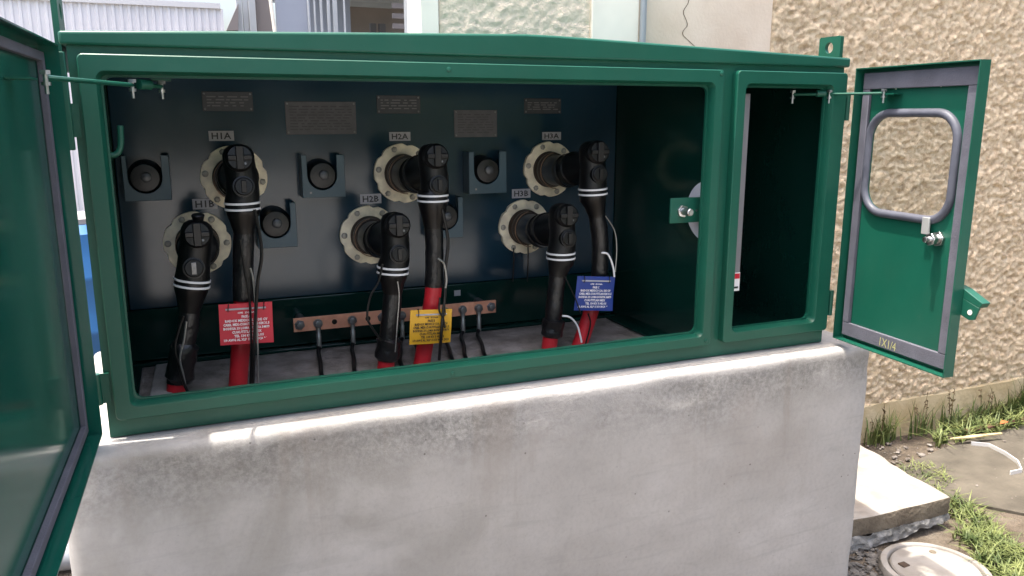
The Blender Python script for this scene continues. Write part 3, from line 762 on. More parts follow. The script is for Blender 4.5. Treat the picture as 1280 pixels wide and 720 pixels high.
# ================================================================== CABLES WITH ELBOWS
EY = .245
def elbow(key, caps, testc, band, path, red_from, tape=None, knob=False, label='', slant=0):
    x, z = BX[key]
    P = lambda px, py, y=EY: at(px, py, 1, y)
    c1, c2, bnd = P(*caps), P(*testc), P(*band)
    foot = P(*path[-1])
    root = thing('cable_elbow', label, 'cable connector', (foot.x, EY, 0), 'black rubber elbow connectors on red high voltage cables')
    # body: vertical stub, domed top, swelling, down to the band
    ax = (c1-bnd); ax.normalize()
    top = c1 + ax*.034
    prof = [(top, .004), (top-ax*.004, .022), (top-ax*.012, .033), (top-ax*.026, .0385), (c1-ax*.01, .039), (c2+ax*.015, .0395), (c2-ax*.02, .041), (bnd+ax*.012, .0425), (bnd-ax*.012, .043)]
    MB().tube([p for p, r in prof], [r for p, r in prof], 28).build('elbow_body', RUBBER, root, smooth=True)
    # horizontal barrel to the bushing, with moulded rings
    bz = (c1+c2)*.5
    bz = Vector((bz.x, EY+.012, c1.z-.035)); tgt = Vector((x, D-.13, z))
    L = (tgt-bz).length; dr = (tgt-bz).normalized()
    pr = [(0, .039), (L*.25, .043), (L*.45, .047), (L*.55, .049), (L*.57, .053), (L*.66, .053), (L*.68, .049), (L*.8, .050), (L*.82, .054), (L*.92, .054), (L*.93, .050), (L, .049)]
    b_ = MB().lathe(bz, dr, pr, 28).build('elbow_barrel', RUBBER, root, smooth=True)
    # end cap with raised cross
    cc = Vector((c1.x, EY-.030, c1.z))
    yn = Vector((0, -1, .12)).normalized()
    cp = MB().lathe(cc, yn, [(-.012, .0345), (.012, .0345), (.016, .031), (.020, .029), (.021, .012)], 28).build('end_cap', RUBBER, root, smooth=True)
    cr_ = MB(frame(cc+yn*.021, (1, 0, 0), (0, 0, 1)))
    cr_.box(-.029, -.0065, -.003, .029, .0065, .006); cr_.box(-.0095, -.029, -.003, .0095, .029, .0085)
    cr_.build('cap_cross', RUBBER, cp, bevel=.002)
    MB().lathe(cc+yn*.022+Vector((.012, 0, -.015)), yn, [(0, .0035), (.003, .003)], 8).build('vent_stud', DULL, cp)
    if knob:
        MB().lathe(top+Vector((0, -.01, -.012)), (0, -.15, 1), [(0, .010), (.014, .013), (.024, .016), (.027, .014)], 16).build('pull_knob', RUBBER, root, smooth=True)
    # voltage test cap
    tc = Vector((c2.x, EY-.034, c2.z))
    tp = MB().lathe(tc, yn, [(-.01, .0265), (.010, .0265), (.0105, .0225), (.016, .0225), (.018, .020)], 24).build('test_cap', RUBBER, root, smooth=True)
    tb = MB(frame(tc+yn*.018, (1, 0, 0), (0, 0, 1))); tb.box(-.006, -.015, -.002, .006, .015, .005); tb.build('cap_tab', DULL if knob else RUBBER, tp, bevel=.001)
    # two white bands
    for k in (.0075, -.0075):
        MB().lathe(bnd+ax*(k-.0028), ax, [(0, .0425), (.0003, .0447), (.0053, .0447), (.0056, .0425)], 32).build('white_band', WHITE, root, smooth=True)
    # taper and sleeve
    pp = [P(*q) for q in path]
    n1 = pp[0]
    MB().tube([bnd-ax*.012, bnd-ax*.020, bnd+(n1-bnd)*.55, n1, n1+(pp[1]-n1)*.08], [.042, .041, .034, .0262, .0255], 26).build('stress_cone', RUBBER, root, smooth=True)
    allp = smoothpath(pp + [Vector((pp[-1].x-(pp[-2].x-pp[-1].x)*.1, EY, -.004))], 7)
    rz = P(*red_from).z
    blk = [p for p in allp if p.z > rz-.004]; redp = [p for p in allp if p.z <= rz+.012]
    if len(blk) > 1:
        MB().tube(blk, [.0262+.002*noise.noise(p*60) for p in blk], 20).build('cold_shrink_sleeve', TAPE, root, smooth=True)
    if len(redp) > 1: MB().tube(redp, .0240, 22).build('cable', REDC, root, smooth=True)
    if tape:
        a, b = P(*tape[0]), P(*tape[1]); k = 9; tp_ = [a+(b-a)*i/k for i in range(k+1)]
        rr = [.0265]+[.0345+.003*noise.noise(q*70) for q in tp_[1:-1]]+[.027]
        o = MB().tube(tp_, rr, 18)
        for i, v in enumerate(o.v): o.v[i] = v + Vector((noise.noise(v*45), noise.noise(v*45+Vector((3, 3, 3))), 0))*.004
        o.build('tape_wrap', TAPE, root, smooth=True)
    return root
elbow('H1A', (298,197), (303,232), (303,257), [(305,290), (304,330), (304,375), (301,430), (297,487)], (304,377), label='black rubber elbow with white bands on the red cable behind the red card')
elbow('H1B', (246,291), (242,332), (240,353), [(237,388), (235,410), (229,440), (222,470), (220,496)], (224,478), tape=((231,428), (224,477)), knob=True, label='leftmost black elbow with top knob and thick tape wrap above its red cable end')
elbow('H2A', (540,195), (543,230), (541,247), [(542,285), (543,310), (542,358), (537,395), (527,456)], (542,360), label='black rubber elbow on the red cable that passes behind the yellow card')
elbow('H2B', (493,280), (494,315), (491,337), (lambda l: l)([(491,366), (489,390), (485,425), (482,462)]), (483,449), tape=((487,422), (483,450)), label='low middle black elbow with a tape wrap just above its short red cable end')
elbow('H3A', (740,190), (741,217), (741,239), [(746,268), (750,300), (749,345), (740,385), (722,438)], (748,345), label='rightmost black elbow on the slanting red cable behind the blue card')
elbow('H3B', (702,268), (703,296), (701,319), [(697,345), (694,370), (691,400), (686,438)], (689,421), tape=((693,398), (689,421)), label='black elbow left of the blue card with a tape wrap above its red cable end')

# ================================================================== CARDS ON THE CABLES
LINES = ['CFE  ZONA', 'FASE %s', 'RADOX MEXICO S.A. DE CV', 'CARR. MEX-CUAUTITLAN KM 31.5', 'BODEGA 33 LOMA BONITA 54879', 'CUAUTITLAN MEX', 'TEL 134 KV 3 HILOS', '1/0 AWG AL XLP 15 KV MCA 2023']
def card(name, phase, tl, tr, bl, y, mt, ink, label, wdt):
    A, B, C_ = at(*tl, 1, y), at(*tr, 1, y), at(*bl, 1, y)
    M = frame(A, B-A, A-C_); w_ = (B-A).length; h_ = (A-C_).length
    root = thing('phase_card', label, 'label card', tuple((A+B)/2), 'printed phase cards tied to the cables')
    sl = [(.012, -.009), (w_-.012, -.009), (w_-.012, -.014), (.012, -.014)]
    nx, ny = 12, 8; mb = MB(M); vs = []
    for th in (0, -.0018):
        for j in range(ny+1):
            for i in range(nx+1):
                u, v = i/nx, j/ny
                vs.append((u*w_, -v*h_, th + .0025*sin(u*3.1)*sin(v*2+.5) + .006*max(0, v-.55)*(u-.2)**2*4*(1 if phase != 'B' else -.6)))
    n1 = (nx+1)*(ny+1); fs = []
    for j in range(ny):
        for i in range(nx):
            a = j*(nx+1)+i; fs += [(a, a+1, a+nx+2, a+nx+1), (n1+a, n1+a+nx+1, n1+a+nx+2, n1+a+1)]
    rim = [i for i in range(nx+1)] + [j*(nx+1)+nx for j in range(1, ny+1)] + [ny*(nx+1)+i for i in range(nx-1, -1, -1)] + [j*(nx+1) for j in range(ny-1, 0, -1)]
    for k in range(len(rim)): a, b = rim[k], rim[(k+1) % len(rim)]; fs.append((a, b, n1+b, n1+a))
    mb.add(vs, fs).build('card', mt, root)
    MB(M).box(.016, -.0155, .0012, w_-.016, -.0115, .0042).build('tie_slot', TAGW, root)
    for u_ in (.022, w_-.022):
        c0 = M @ Vector((u_, -.0135, .0055)); 
        MB().tube(smoothpath([c0+Vector((0, .001, -.004)), c0+Vector((0, -.003, .001)), c0+Vector((.002, .004, .012)), c0+Vector((.004, .02, .012)), c0+Vector((.002, .018, -.004)), c0+Vector((0, .004, -.006))], 4), .0013, 6).build('cable_tie', RUBBER, root, smooth=True)
    for i, l in enumerate(LINES):
        s = l % phase if '%s' in l else l
        wd = [.36, .19, .88, .96, .96, .62, .62, .96][i]*w_*.9
        z = -(.20+.70*i/7.4)*h_ - .002
        text(None, 'lettering', s, .01, M @ Matrix.Translation((w_*(.5 + (.04 if i == 6 else 0)), z, .0042)), ink, root, width=wd, height=.0072 if i else .0045, bold=.00035)
card('phase_card', 'A', (273,381), (340,377), (275,432), .195, REDL, INKW, 'red printed card with white lettering tied in front of the left red cable', .13)
card('phase_card', 'B', (513,388), (565,386), (509,431), .195, YELL, INKB, 'yellow printed card with black lettering tied to the middle red cable', .12)
card('phase_card', 'C', (722,345), (769,346), (718,388), .195, BLUL, INKW, 'dark blue printed card with white lettering tied to the right red cable', .12)

# ================================================================== LOOSE THIN WIRES
def wirething(px, y, r, mt, label, name='drain_wire', cat='wire', group='thin loose wires beside the cable elbows'):
    pts = smoothpath([at(a, b, 1, (y if not isinstance(y, (list, tuple)) else y[i])) for i, (a, b) in enumerate(px)], 7)
    o = MB().tube(pts, r, 8)
    return o.build(name, mt, origin=tuple(pts[-1]), smooth=True, label=label, cat=cat, group=group)
wirething([(318,262), (324,290), (327,320), (322,352), (320,385), (318,425), (316,485)], .17, .0042, RUBBER, 'thin black wire falling in front of the red card from the second elbow')
wirething([(313,335), (316,347), (318,365), (320,395), (322,430), (323,484)], .175, .0024, BRAID, 'bare silver wire running down just right of the black wire over the red card')
wirething([(300,300), (306,340), (312,375), (314,430), (313,483)], .18, .003, RUBBER, 'thin black wire hanging between the red card edge and the thicker black wire')
wirething([(553,262), (560,300), (557,335), (556,370), (553,400), (549,450)], .18, .0046, RUBBER, 'thick black wire falling in front of the yellow card')
wirething([(547,323), (555,330), (558,348), (557,360)], .175, .0028, BRAID, 'short bare silver wire curling above the yellow card')
wirething([(550,372), (549,388), (554,398), (556,410)], .178, .0028, RUBBER, 'thin black curl crossing the top of the yellow card')
wirething([(478,330), (473,352), (463,370), (459,395), (464,408), (476,425)], .19, .0032, RUBBER, 'thin black wire bowing left of the low middle elbow')
wirething([(497,352), (499,370), (497,400), (494,440)], .19, .0018, BRAID, 'fine silver wire on the right side of the taped middle cable')
wirething([(229,395), (219,430), (222,452), (231,482), (237,493)], .195, .0036, RUBBER, 'thin black wire crossing the tape wrap of the leftmost cable')
wirething([(233,402), (230,425), (225,448), (229,468), (233,488)], .197, .0026, BRAID, 'shiny silver wire lying over the tape wrap of the leftmost cable')
wirething([(752,316), (760,318), (766,332), (768,346)], .19, .0030, WHITE, 'short white wire arching above the blue card')
wirething([(757,270), (768,288), (771,310), (769,340)], .19, .0018, BRAID, 'fine pale wire hanging right of the rightmost elbow')
wirething([(703,395), (713,397), (722,408), (727,428)], .20, .0030, WHITE, 'short white wire arching from the tape wrap below the blue card')
wirething([(706,345), (714,362), (720,375), (726,392)], .185, .0020, RUBBER, 'thin black wire running to the left edge of the blue card')
wirething([(735,392), (738,405), (732,430)], .21, .0026, RUBBER, 'thin black wire over the slanting red cable below the blue card')
for xx, wl_ in (((642,318), 'left one of two thin dark wires hanging under the bushing tagged H3B'), ((660,310), 'right one of two thin dark wires hanging under the bushing tagged H3B')):
    a = at(xx[0], xx[1]-8, 1, D-.03); b = at(xx[0]-1, 352, 1, D-.02)
    MB().tube([a, (a+b)/2+Vector((.002, 0, 0)), b], .0022, 6).build('drain_wire', RUBBER, origin=tuple(b), smooth=True, label=wl_, cat='wire', group='two thin wires under the H3B bushing')

# inside cement floor
def floorpatch():
    xs, ys = 80, 30; vs = []
    for j in range(ys+1):
        for i in range(xs+1):
            x = .052+(1.555-.052)*i/xs; y = .03+(D-.065)*j/ys; q = Vector((x*9, y*9, 0))
            vs.append((x, y, .001+.004*max(0, noise.noise(q*2))+.004*max(0, noise.noise(q*6)-.15)))
    fs = [(j*(xs+1)+i, j*(xs+1)+i+1, (j+1)*(xs+1)+i+1, (j+1)*(xs+1)+i) for j in range(ys) for i in range(xs)]
    MB().add(vs, fs).build('cement_floor', FLOORM, cab, smooth=True)
    MB().prism([(.072, .10), (.125, .10), (.146, .50), (.085, .50)], lambda p, k: (p[0], p[1], k), .001, .016).build('cement_strip', FILLET, cab, bevel=.004)
floorpatch()

# ================================================================== RIGHT FOREGROUND
# slab beside the plinth
def slab():
    c = [at(1187, 620, 2, -.72), at(1066, 649, 2, -.72), at(1073, 552, 2, -.72)]
    p0 = (2.19, .070); p1 = (c[0].x, c[0].y); p2 = (c[2].x+.01, c[2].y+.06); p3 = (2.19, .67)
    root = thing('concrete_slab', 'pale sunlit concrete slab on rough mortar beside the plinth', 'slab', (2.5, .35, GZ))
    def jag(a, b, n, amp, s):
        out = []
        for i in range(n):
            t = i/n; d = (Vector(b)-Vector(a)); nr = Vector((d.y, -d.x)).normalized()
            q = Vector(a)+d*t+nr*amp*noise.noise(Vector((t*s+a[0]*9, a[1]*7, 1))); out.append((q.x, q.y))
        return out
    pts = jag(p0, p1, 24, .006, 7)+jag(p1, p2, 30, .010, 9)+jag(p2, p3, 10, .004, 5)+jag(p3, p0, 10, .0, 5)
    n = len(pts); cen = Vector((2.5, .36))
    def ins(p, d): q = Vector(p); v = (cen-q).normalized(); q = q+v*d; return (q.x, q.y)
    layers = [(.06, -.7205), (.010, -.7215), (.003, -.726), (0, -.733), (.002, -.794)]
    vs = [(*ins(p, d), z+.002*noise.noise(Vector((p[0]*8, p[1]*8, z*20)))) for d, z in layers for p in pts]
    top_f = [(j*n+i, j*n+(i+1) % n, (j+1)*n+(i+1) % n, (j+1)*n+i) for j in range(2) for i in range(n)]+[tuple(range(n))]
    side = [(j*n+i, j*n+(i+1) % n, (j+1)*n+(i+1) % n, (j+1)*n+i) for j in range(2, 4) for i in range(n)]
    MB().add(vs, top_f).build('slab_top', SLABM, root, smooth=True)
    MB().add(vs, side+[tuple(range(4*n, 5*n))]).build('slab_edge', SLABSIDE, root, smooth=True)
    mb = MB(); vs = []; m_ = 90; k_ = 7
    pf = jag(p0, p1, 60, .004, 7)+jag(p1, p2, 30, .008, 9)+[p2]
    for i, p in enumerate(pf):
        t = i/60
        dep = .014+.02*noise.noise(Vector((i*.25, 0, 5)))
        hgt = min(1, max(.1, 1.15-.75*t + .30*noise.noise(Vector((i*.12, 2, 0))))) if i < 60 else .3
        for k in range(k_+1):
            v = k/k_; z = -.792-(.07*hgt)*v
            q = ins(p, -.006+dep*.4+.012*noise.noise(Vector((p[0]*30, p[1]*30, z*40))) - .006*v)
            vs.append((q[0], q[1], z))
    fs = [(i*(k_+1)+k, (i+1)*(k_+1)+k, (i+1)*(k_+1)+k+1, i*(k_+1)+k+1) for i in range(len(pf)-1) for k in range(k_)]
    mb.add(vs, fs).build('mortar_bed', SLABROUGH, root)
slab()
# round cover with its ring
mc = Vector((2.503, -.158, 0)); 
mh = thing('manhole_cover', 'round whitish concrete inspection cover with dark square grip in the soil', 'manhole cover', (mc.x, mc.y, GZ))
MB().lathe((mc.x, mc.y, GZ-.02), (0, 0, 1), [(0, .178), (.040, .178), (.048, .175), (.050, .168), (.050, .156), (.046, .153), (.020, .152)], 64).build('cover_ring', COVERM, mh, smooth=True)
MB().lathe((mc.x, mc.y, GZ+.012), (0, 0, 1), [(-.02, .145), (.012, .145), (.018, .140), (.021, .10), (.023, .001)], 64).build('lid', COVERM, mh, smooth=True)
g0 = at(1130, 705, 2, GZ+.036)
MB().box(g0.x-.015, g0.y-.014, GZ+.030, g0.x+.015, g0.y+.014, GZ+.0370).build('grip_pocket', mat('rusty_dark_pocket', (.07, .045, .03), rough=.9, var=.3, vscale=60), mh, bevel=.003)
g1 = at(1166, 689, 2, GZ+.036)
MB().lathe((g1.x, g1.y, GZ+.033), (0, 0, 1), [(0, .012), (.003, .010)], 16).build('lid_dimple', SLABSIDE, mh)
# bent white metal strip
bp = [at(px, py, 2, GZ+.03) for px, py in ((1214,553), (1236,555), (1256,565), (1272,576), (1277,587), (1263,590))]
vs = []
for i, p in enumerate(bp):
    d = (bp[min(i+1, len(bp)-1)]-bp[max(i-1, 0)]); nr = Vector((-d.y, d.x, 0)).normalized()*.003
    for q, z in ((p-nr, GZ+.0165), (p+nr, GZ+.0165), (p+nr, GZ+.034), (p-nr, GZ+.034)): vs.append((q.x, q.y, z))
fs = [(i*4+k, i*4+(k+1) % 4, (i+1)*4+(k+1) % 4, (i+1)*4+k) for i in range(len(bp)-1) for k in range(4)]+[(0,1,2,3), tuple((len(bp)-1)*4+k for k in (3,2,1,0))]
MB().add(vs, fs).build('metal_strip', STEEL_W, origin=tuple(bp[0]), label='bent white metal strip lying on the muddy path', cat='metal strip')
# dry straw blade / stick
a = at(1188, 548, 2, GZ+.05); b = at(1252, 541, 2, GZ+.05)
v0 = (b-a).normalized(); nr = Vector((-v0.y, v0.x, 0))*.014
MB().add([a-nr*.3, a+(b-a)*.4-nr, b-nr*.4, b+nr*.4, a+(b-a)*.5+nr, a+nr*.3]+[q-Vector((0, 0, .006)) for q in (a-nr*.3, a+(b-a)*.4-nr, b-nr*.4, b+nr*.4, a+(b-a)*.5+nr, a+nr*.3)],
    [(0,1,2,3,4,5), (11,10,9,8,7,6)]+[(i, i+6, (i+1) % 6+6, (i+1) % 6) for i in range(6)]).build('dry_stick', STRAW, origin=tuple(a), label='long tan dry husk lying on the grass near the wall', cat='dry husk')
a = at(1255, 529, 2, GZ+.06)
MB().add([a+Vector((-.03, 0, 0)), a+Vector((0, -.012, .008)), a+Vector((.03, 0, .004)), a+Vector((0, .015, .012)), a+Vector((0, 0, -.004))], [(0,1,3), (1,2,3), (0,4,1), (1,4,2), (2,4,3), (3,4,0)]).build('fallen_leaf', LEAFO, origin=tuple(a), label='small orange fallen leaf in the grass by the wall', cat='leaf')
# gravel and chips
def pebbles(name, n, fn, mt, r0, r1, z=GZ, seed=1):
    rg = random.Random(seed); mb = MB(); ico = []
    bm = bmesh.new(); bmesh.ops.create_icosphere(bm, subdivisions=1, radius=1); bm.verts.ensure_lookup_table()
    V = [v.co.copy() for v in bm.verts]; F = [tuple(v.index for v in f.verts) for f in bm.faces]; bm.free()
    for _ in range(n):
        x, y = fn(rg); r = r0+(r1-r0)*rg.random()**2.5; s = Vector((rg.uniform(.7, 1.4), rg.uniform(.7, 1.3), rg.uniform(.35, .7)))*r; a = rg.random()*6.3
        ca, sa = cos(a), sin(a)
        mb.add([(x+(v.x*s.x*ca-v.y*s.y*sa)*(1+.2*rg.random()), y+v.x*s.x*sa+v.y*s.y*ca, z+s.z*.4+v.z*s.z) for v in V], F)
    return mb.build(name, mt, kind='stuff', label='small loose '+('grey gravel stones by the plinth' if mt is PEB else 'pale chips of rubble on the soil'), cat='gravel')
pebbles('gravel', 900, lambda g: (g.uniform(2.19, 2.45), g.uniform(-.35, .075)), PEB, .003, .013, seed=3)
pebbles('gravel', 260, lambda g: (-.1-abs(g.gauss(0, .35)), g.uniform(.3, 2.2)), PEB, .003, .014, seed=5)
pebbles('rubble_chips', 150, lambda g: (g.gauss(3.15, .22), g.gauss(.62, .08)), CHIP, .003, .016, z=GZ+.004, seed=8)
pebbles('rubble_chips', 70, lambda g: (g.uniform(2.9, 4.2), g.uniform(-.3, .6)), CHIP, .002, .009, z=GZ+.016, seed=9)

# grass
def blade(mb, x, y, z, h, wd, lean, az, rg):
    d = Vector((cos(az), sin(az), 0)); s = Vector((-sin(az), cos(az), 0)); vs = []
    n = 3
    for k in range(n+1):
        t = k/n; c = Vector((x, y, z))+d*(lean*h*t*t)+Vector((0, 0, h*(t-.35*lean*t*t))); ww = wd*(1-t**1.6)*.5+.0004
        vs += [c-s*ww, c+s*ww]
    mb.add(vs, [(2*k, 2*k+1, 2*k+3, 2*k+2) for k in range(n)])
def inpoly(x, y, P):
    c = False
    for i in range(len(P)):
        x1, y1 = P[i]; x2, y2 = P[i-1]
        if (y1 > y) != (y2 > y) and x < (x2-x1)*(y-y1)/(y2-y1)+x1: c = not c
    return c
def px_poly(P): return [tuple(at(a, b, 2, GZ)[:2]) for a, b in P]
def grass(name, poly, n, hmin, hmax, mt, seed, wd=.006, clump=6):
    rg = random.Random(seed); mb = MB(); xs = [p[0] for p in poly]; ys = [p[1] for p in poly]; c = 0; tries = 0
    while c < n and tries < n*30:
        tries += 1
        x, y = rg.uniform(min(xs), max(xs)), rg.uniform(min(ys), max(ys))
        if not inpoly(x, y, poly): continue
        if noise.noise(Vector((x*6, y*6, seed))) < -.18: continue
        for _ in range(clump):
            blade(mb, x+rg.gauss(0, .012), y+rg.gauss(0, .012), GZ-.005, rg.uniform(hmin, hmax), wd*rg.uniform(.6, 1.4), rg.uniform(.3, 1.5), rg.uniform(0, 6.28), rg); c += 1
    return mb.build(name, mt, kind='stuff', label='fresh green grass growing '+{'g1': 'in a strip between the slab and the muddy path', 'g2': 'along the foot of the stucco wall', 'g3': 'as runners beside the concrete slab'}[seed_lab[seed]], cat='grass')
seed_lab = {1: 'g1', 2: 'g2', 3: 'g3'}
grass('grass', px_poly([(1186,622), (1215,640), (1250,670), (1300,705), (1330,760), (1260,760), (1225,705), (1205,680), (1184,660)]), 1500, .03, .085, GRASSM, 1, .006)
grass('grass', px_poly([(1165,540), (1200,528), (1290,500), (1340,505), (1290,532), (1240,545), (1200,556), (1170,560)]), 1500, .04, .13, GRASSM, 2, .008)
grass('grass', px_poly([(1120,590), (1150,582), (1180,592), (1190,600), (1175,625), (1150,610)]), 420, .02, .06, GRASSM, 3, .0055)
def weed(px, py, n, h, seed, label, spread=.05):
    rg = random.Random(seed); p = at(px, py, 2, GZ); mb = MB(); y0 = min(p.y, .80)
    root = thing('weed_tuft', label, 'weed', (p.x, y0, GZ), 'weeds growing at the foot of the wall')
    for _ in range(n):
        a = rg.uniform(0, 6.28); blade(mb, p.x+rg.gauss(0, spread), y0-abs(rg.gauss(0, .02)), GZ-.004, h*rg.uniform(.4, 1), .006*rg.uniform(.6, 1.4), rg.uniform(.1, .8), a, rg)
    mb.build('blades', WEEDM, root)
    mb = MB()
    for _ in range(3):
        x = p.x+rg.gauss(0, spread*.6); hh = h*rg.uniform(.7, 1.05); dx = rg.uniform(-.05, .05)
        mb.tube([(x, y0-.02, GZ), (x+dx*.4, y0-.025, GZ+hh*.5), (x+dx, y0-.03, GZ+hh)], [.002, .0015, .001], 5)
        for k in range(8):
            t = rg.uniform(.6, 1); c = Vector((x+dx*t, y0-.028, GZ+hh*t)); 
            mb.add([c+Vector((rg.uniform(-.012, .012), rg.uniform(-.012, .012), rg.uniform(-.008, .012))) for _ in range(3)], [(0,1,2)])
    mb.build('seed_stems', mat('dry_seed_stem', (.14, .10, .05), rough=.8), root)
weed(1090, 548, 90, .20, 11, 'leafy weed at the wall right behind the plinth corner', .05)
weed(1143, 540, 26, .22, 12, 'thin seeding weed left of the grass along the wall', .05)
weed(1180, 534, 36, .21, 13, 'sparse tall weed where the wall grass begins', .05)
weed(1215, 524, 60, .18, 14, 'bushy weed in the middle of the wall grass', .06)
weed(1268, 510, 190, .25, 15, 'densest tall weed at the right end of the wall grass', .09)
weed(1320, 500, 150, .25, 16, 'tall weed on the wall just beyond the densest one', .10)

# ================================================================== LEFT AND FAR BACKGROUND
dp = Vector((-.40, 3.45, GZ))
dr = thing('plastic_drum', 'blue plastic drum seen through the gap beside the left door', 'drum', tuple(dp))
BLUEP = mat('blue_plastic', (.03, .15, .38), rough=.4, var=.1, vscale=4)
MB().lathe(dp, (0, 0, 1), [(0, .27), (.02, .285), (.3, .29), (.31, .297), (.34, .297), (.35, .29), (.62, .29), (.63, .297), (.66, .297), (.67, .29), (.9, .285), (.95, .24)], 40).build('barrel', BLUEP, dr, smooth=True)
MB().lathe(dp+Vector((0, 0, .952)), (0, 0, 1), [(0, .235), (.03, .235), (.032, .2)], 40).build('lid', mat('grey_lid', (.28, .27, .27), rough=.6), dr, smooth=True)
MB().lathe(dp+Vector((0, 0, .5)), (0, 0, 1), [(0, .2915), (.10, .2915)], 40)
lbv = []
for k in range(6):
    a = radians(-72+k*1.2); lbv += [(dp.x+.2925*cos(a), dp.y+.2925*sin(a), GZ+.42), (dp.x+.2925*cos(a), dp.y+.2925*sin(a), GZ+.55)]
MB().add(lbv, [(2*k, 2*k+2, 2*k+3, 2*k+1) for k in range(5)]).build('paper_label', INKW, dr)
pipe = MB().tube([(-1.3, 1.15, GZ+.05), (-.6, 1.08, GZ+.05), (-.18, 1.03, GZ+.05)], .05, 20)
pipe.build('drain_pipe', mat('grey_pvc', (.25, .27, .30), rough=.45), origin=(-.6, 1.08, GZ), smooth=True, label='grey plastic pipe lying on the soil behind the plinth left corner', cat='pipe')

# corrugated white hall
HALLW = mat('white_corrugated_sheet', (.80, .77, .79), rough=.5, var=.05, vscale=1)
hall = thing('corrugated_hall', 'low white corrugated sheet metal hall across the yard at the upper left', 'building', (-6, 12, GZ))
hp = []; x = -16.0
while x < .96:
    hp += [(x, 12.0), (x+.05, 12.0), (x+.065, 11.975), (x+.095, 11.975)]; x += .11
n = len(hp); vs = [(a, b, z) for z in (GZ, 2.34) for a, b in hp]
MB().add(vs, [(i, i+1, n+i+1, n+i) for i in range(n-1)]).build('wall_sheet', HALLW, hall)
MB().box(-16, 12.01, GZ, .94, 24, 2.34).build('hall_body', HALLW, hall)
MB().box(-16.1, 11.94, 2.34, 1.0, 24.1, 2.42).build('roof_edge', mat('pale_roof_trim', (.7, .68, .68), rough=.5), hall)
for xx, hh in ((-.35, .35), (-.27, .35)):
    MB().tube([(xx, 14, 2.42), (xx, 14, 2.42+hh)], .018, 6).build('roof_pole', HALLW, hall)

# open canopy shed with posts
CX = lambda px, py=20, y=7: at(px, py, 1, y)
shed = thing('canopy_shed', 'grey steel-framed canopy shed with posts and rafters beyond the cabinet roof', 'building', (1.9, 7, GZ))
GREYW = mat('slate_grey_wall', (.30, .33, .40), rough=.7, var=.08, vscale=1)
BRNW = mat('brown_grey_wall', (.22, .195, .19), rough=.8, var=.08, vscale=2)
POST = mat('galvanised_post', (.42, .44, .46), rough=.5, metal=.2, var=.1, vscale=3)
PINKW = mat('pinkish_far_wall', (.22, .185, .165), rough=.8, var=.1, vscale=2)
DARKW = mat('dark_roof_sheet', (.12, .115, .115), rough=.8, var=.1, vscale=2)
def wallpx(a, b, y, z1, mt, nm, th=.06):
    x0, x1 = CX(a, 20, y).x, CX(b, 20, y).x
    return MB().box(x0, y, GZ, x1, y+th, z1).build(nm, mt, shed, bevel=.004)
wallpx(296, 303, 7, 2.6, POST, 'post', .08); wallpx(304, 311, 7.01, 2.6, POST, 'post', .08); wallpx(311.5, 320, 6.98, 2.6, POST, 'post', .1)
wallpx(320.5, 341, 7.05, 2.6, BRNW, 'wall_panel'); wallpx(345.5, 386, 7.05, 2.6, GREYW, 'wall_panel')
a = CX(338, 0, 6.9); b = CX(343.5, 40, 6.9)
MB().tube([(a.x-.02, 6.9, 2.6), (a.x, 6.9, a.z), (b.x, 6.9, b.z), (b.x+.01, 6.9, GZ)], .018, 8).build('white_pole', WHITEP, shed, smooth=True)
for px, wd in ((385, 2), (393, 2), (401, 2.5), (410, 3), (417, 5), (430.5, 1.5)): wallpx(px, px+wd, 7.02+(px % 7)*.01, 2.6, POST, 'post', .05)
wallpx(508, 516.5, 6.9, 2.6, POST, 'post', .1)
x0, x1 = CX(386, 20, 7.3).x, CX(530, 20, 7.3).x
MB().box(CX(378, 20, 11).x, 11, GZ, CX(530, 20, 11).x+1, 11.1, 3.2).build('back_wall', PINKW, shed)
MB().box(CX(386, 20, 9).x, 8.9, GZ, CX(436, 20, 9).x, 9, 2.8).build('inner_wall', GREYW, shed)
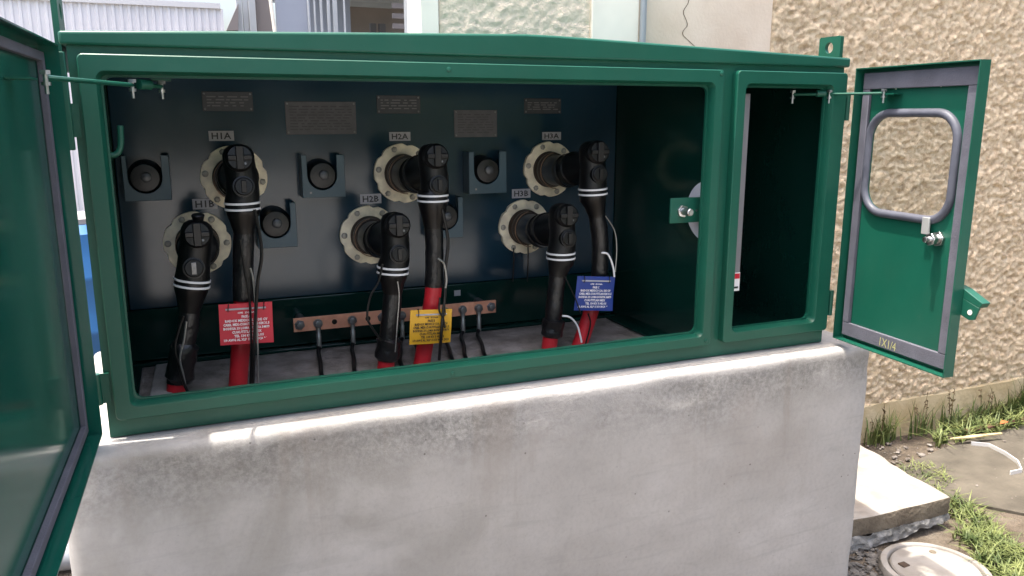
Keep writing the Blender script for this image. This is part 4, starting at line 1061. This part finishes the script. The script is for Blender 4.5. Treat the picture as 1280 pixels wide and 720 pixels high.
# sloping canopy roof seen from below, with rafters
r0 = 2.18; 
MB().add([(x0, 7.1, 2.5), (x1+.3, 7.1, 2.5), (x1+1.3, 10.98, 2.44), (x0, 10.98, 2.44), (x0, 7.1, 2.56), (x1+.3, 7.1, 2.56), (x1+1.3, 10.98, 2.50), (x0, 10.98, 2.50)],
   [(0,1,2,3), (7,6,5,4), (0,4,5,1), (1,5,6,2), (2,6,7,3), (3,7,4,0)]).build('canopy_roof', DARKW, shed)
for k, yy in enumerate((7.2, 7.9, 8.6, 9.4, 10.2, 10.8)):
    MB().box(x0, yy, 2.26 if k == 0 else 2.33, x1+.6, yy+.05, 2.432).build('rafter', POST, shed)
for k in range(4):
    xx = x0+.6+.42*k; MB().box(xx, 7.26, 2.40, xx+.04, 10.9, 2.438).build('purlin', POST, shed)
for k in range(7):
    z = 1.35+k*.11; MB().box(CX(491, 20, 7.4).x, 7.4, z, CX(507, 20, 7.4).x, 7.44, z+.055).build('louvre_slat', BRNW, shed)
for a_, b_ in ((463,470), (474,482)): MB().box(CX(a_, 30, 9.5).x, 9.5, GZ, CX(b_, 30, 9.5).x, 9.56, at(466, 29, 1, 9.5).z).build('doorway', DARKW, shed)
tri = [at(283, 38, 1, 6.9), at(298, 4, 1, 6.9), at(298, 38, 1, 6.9)]
MB().prism([(p.x, p.z) for p in tri], XZ, 6.9, 7.0).build('gable_end', BRNW, shed)
MB().box(tri[0].x-.0, 6.92, GZ, tri[2].x, 7.0, tri[0].z).build('gable_end', BRNW, shed)

# tree line far behind the viewer, mirrored in the glossy paint
def trees():
    rg = random.Random(4); mb = MB(); bm = bmesh.new(); bmesh.ops.create_icosphere(bm, subdivisions=2, radius=1); bm.verts.ensure_lookup_table()
    V = [v.co.copy() for v in bm.verts]; F = [tuple(v.index for v in f.verts) for f in bm.faces]; bm.free()
    for k in range(300):
        x = rg.uniform(-45, 45); y = -25.5-rg.uniform(0, 6); r = rg.uniform(1.6, 3.0); z = GZ+rg.uniform(.3, 6.0)
        mb.add([(x+v.x*r*(1+.35*noise.noise(v*2+Vector((k, 0, 0)))), y+v.y*r, z+v.z*r*(1+.35*noise.noise(v*3+Vector((0, k, 0))))) for v in V], F)
    for k in range(150):
        x = 4.7+rg.uniform(0, 10); y = -5.5-rg.uniform(0, 9); r = rg.uniform(1.1, 2.0); z = GZ+rg.uniform(.4, 4.8)
        mb.add([(x+v.x*r*(1+.35*noise.noise(v*2+Vector((k, 5, 0)))), y+v.y*r, z+v.z*r*(1+.35*noise.noise(v*3+Vector((5, k, 0))))) for v in V], F)
    mb.build('tree_line', mat('far_foliage', (.04, .06, .02), rough=.8, col2=(.08, .11, .04), vscale=1.5, bump=1, bscale=3), kind='stuff', label='dark green tree line far across the yard behind the viewer', cat='trees')
trees()
for o in bpy.data.objects:
    if '_o' in o: del o['_o']
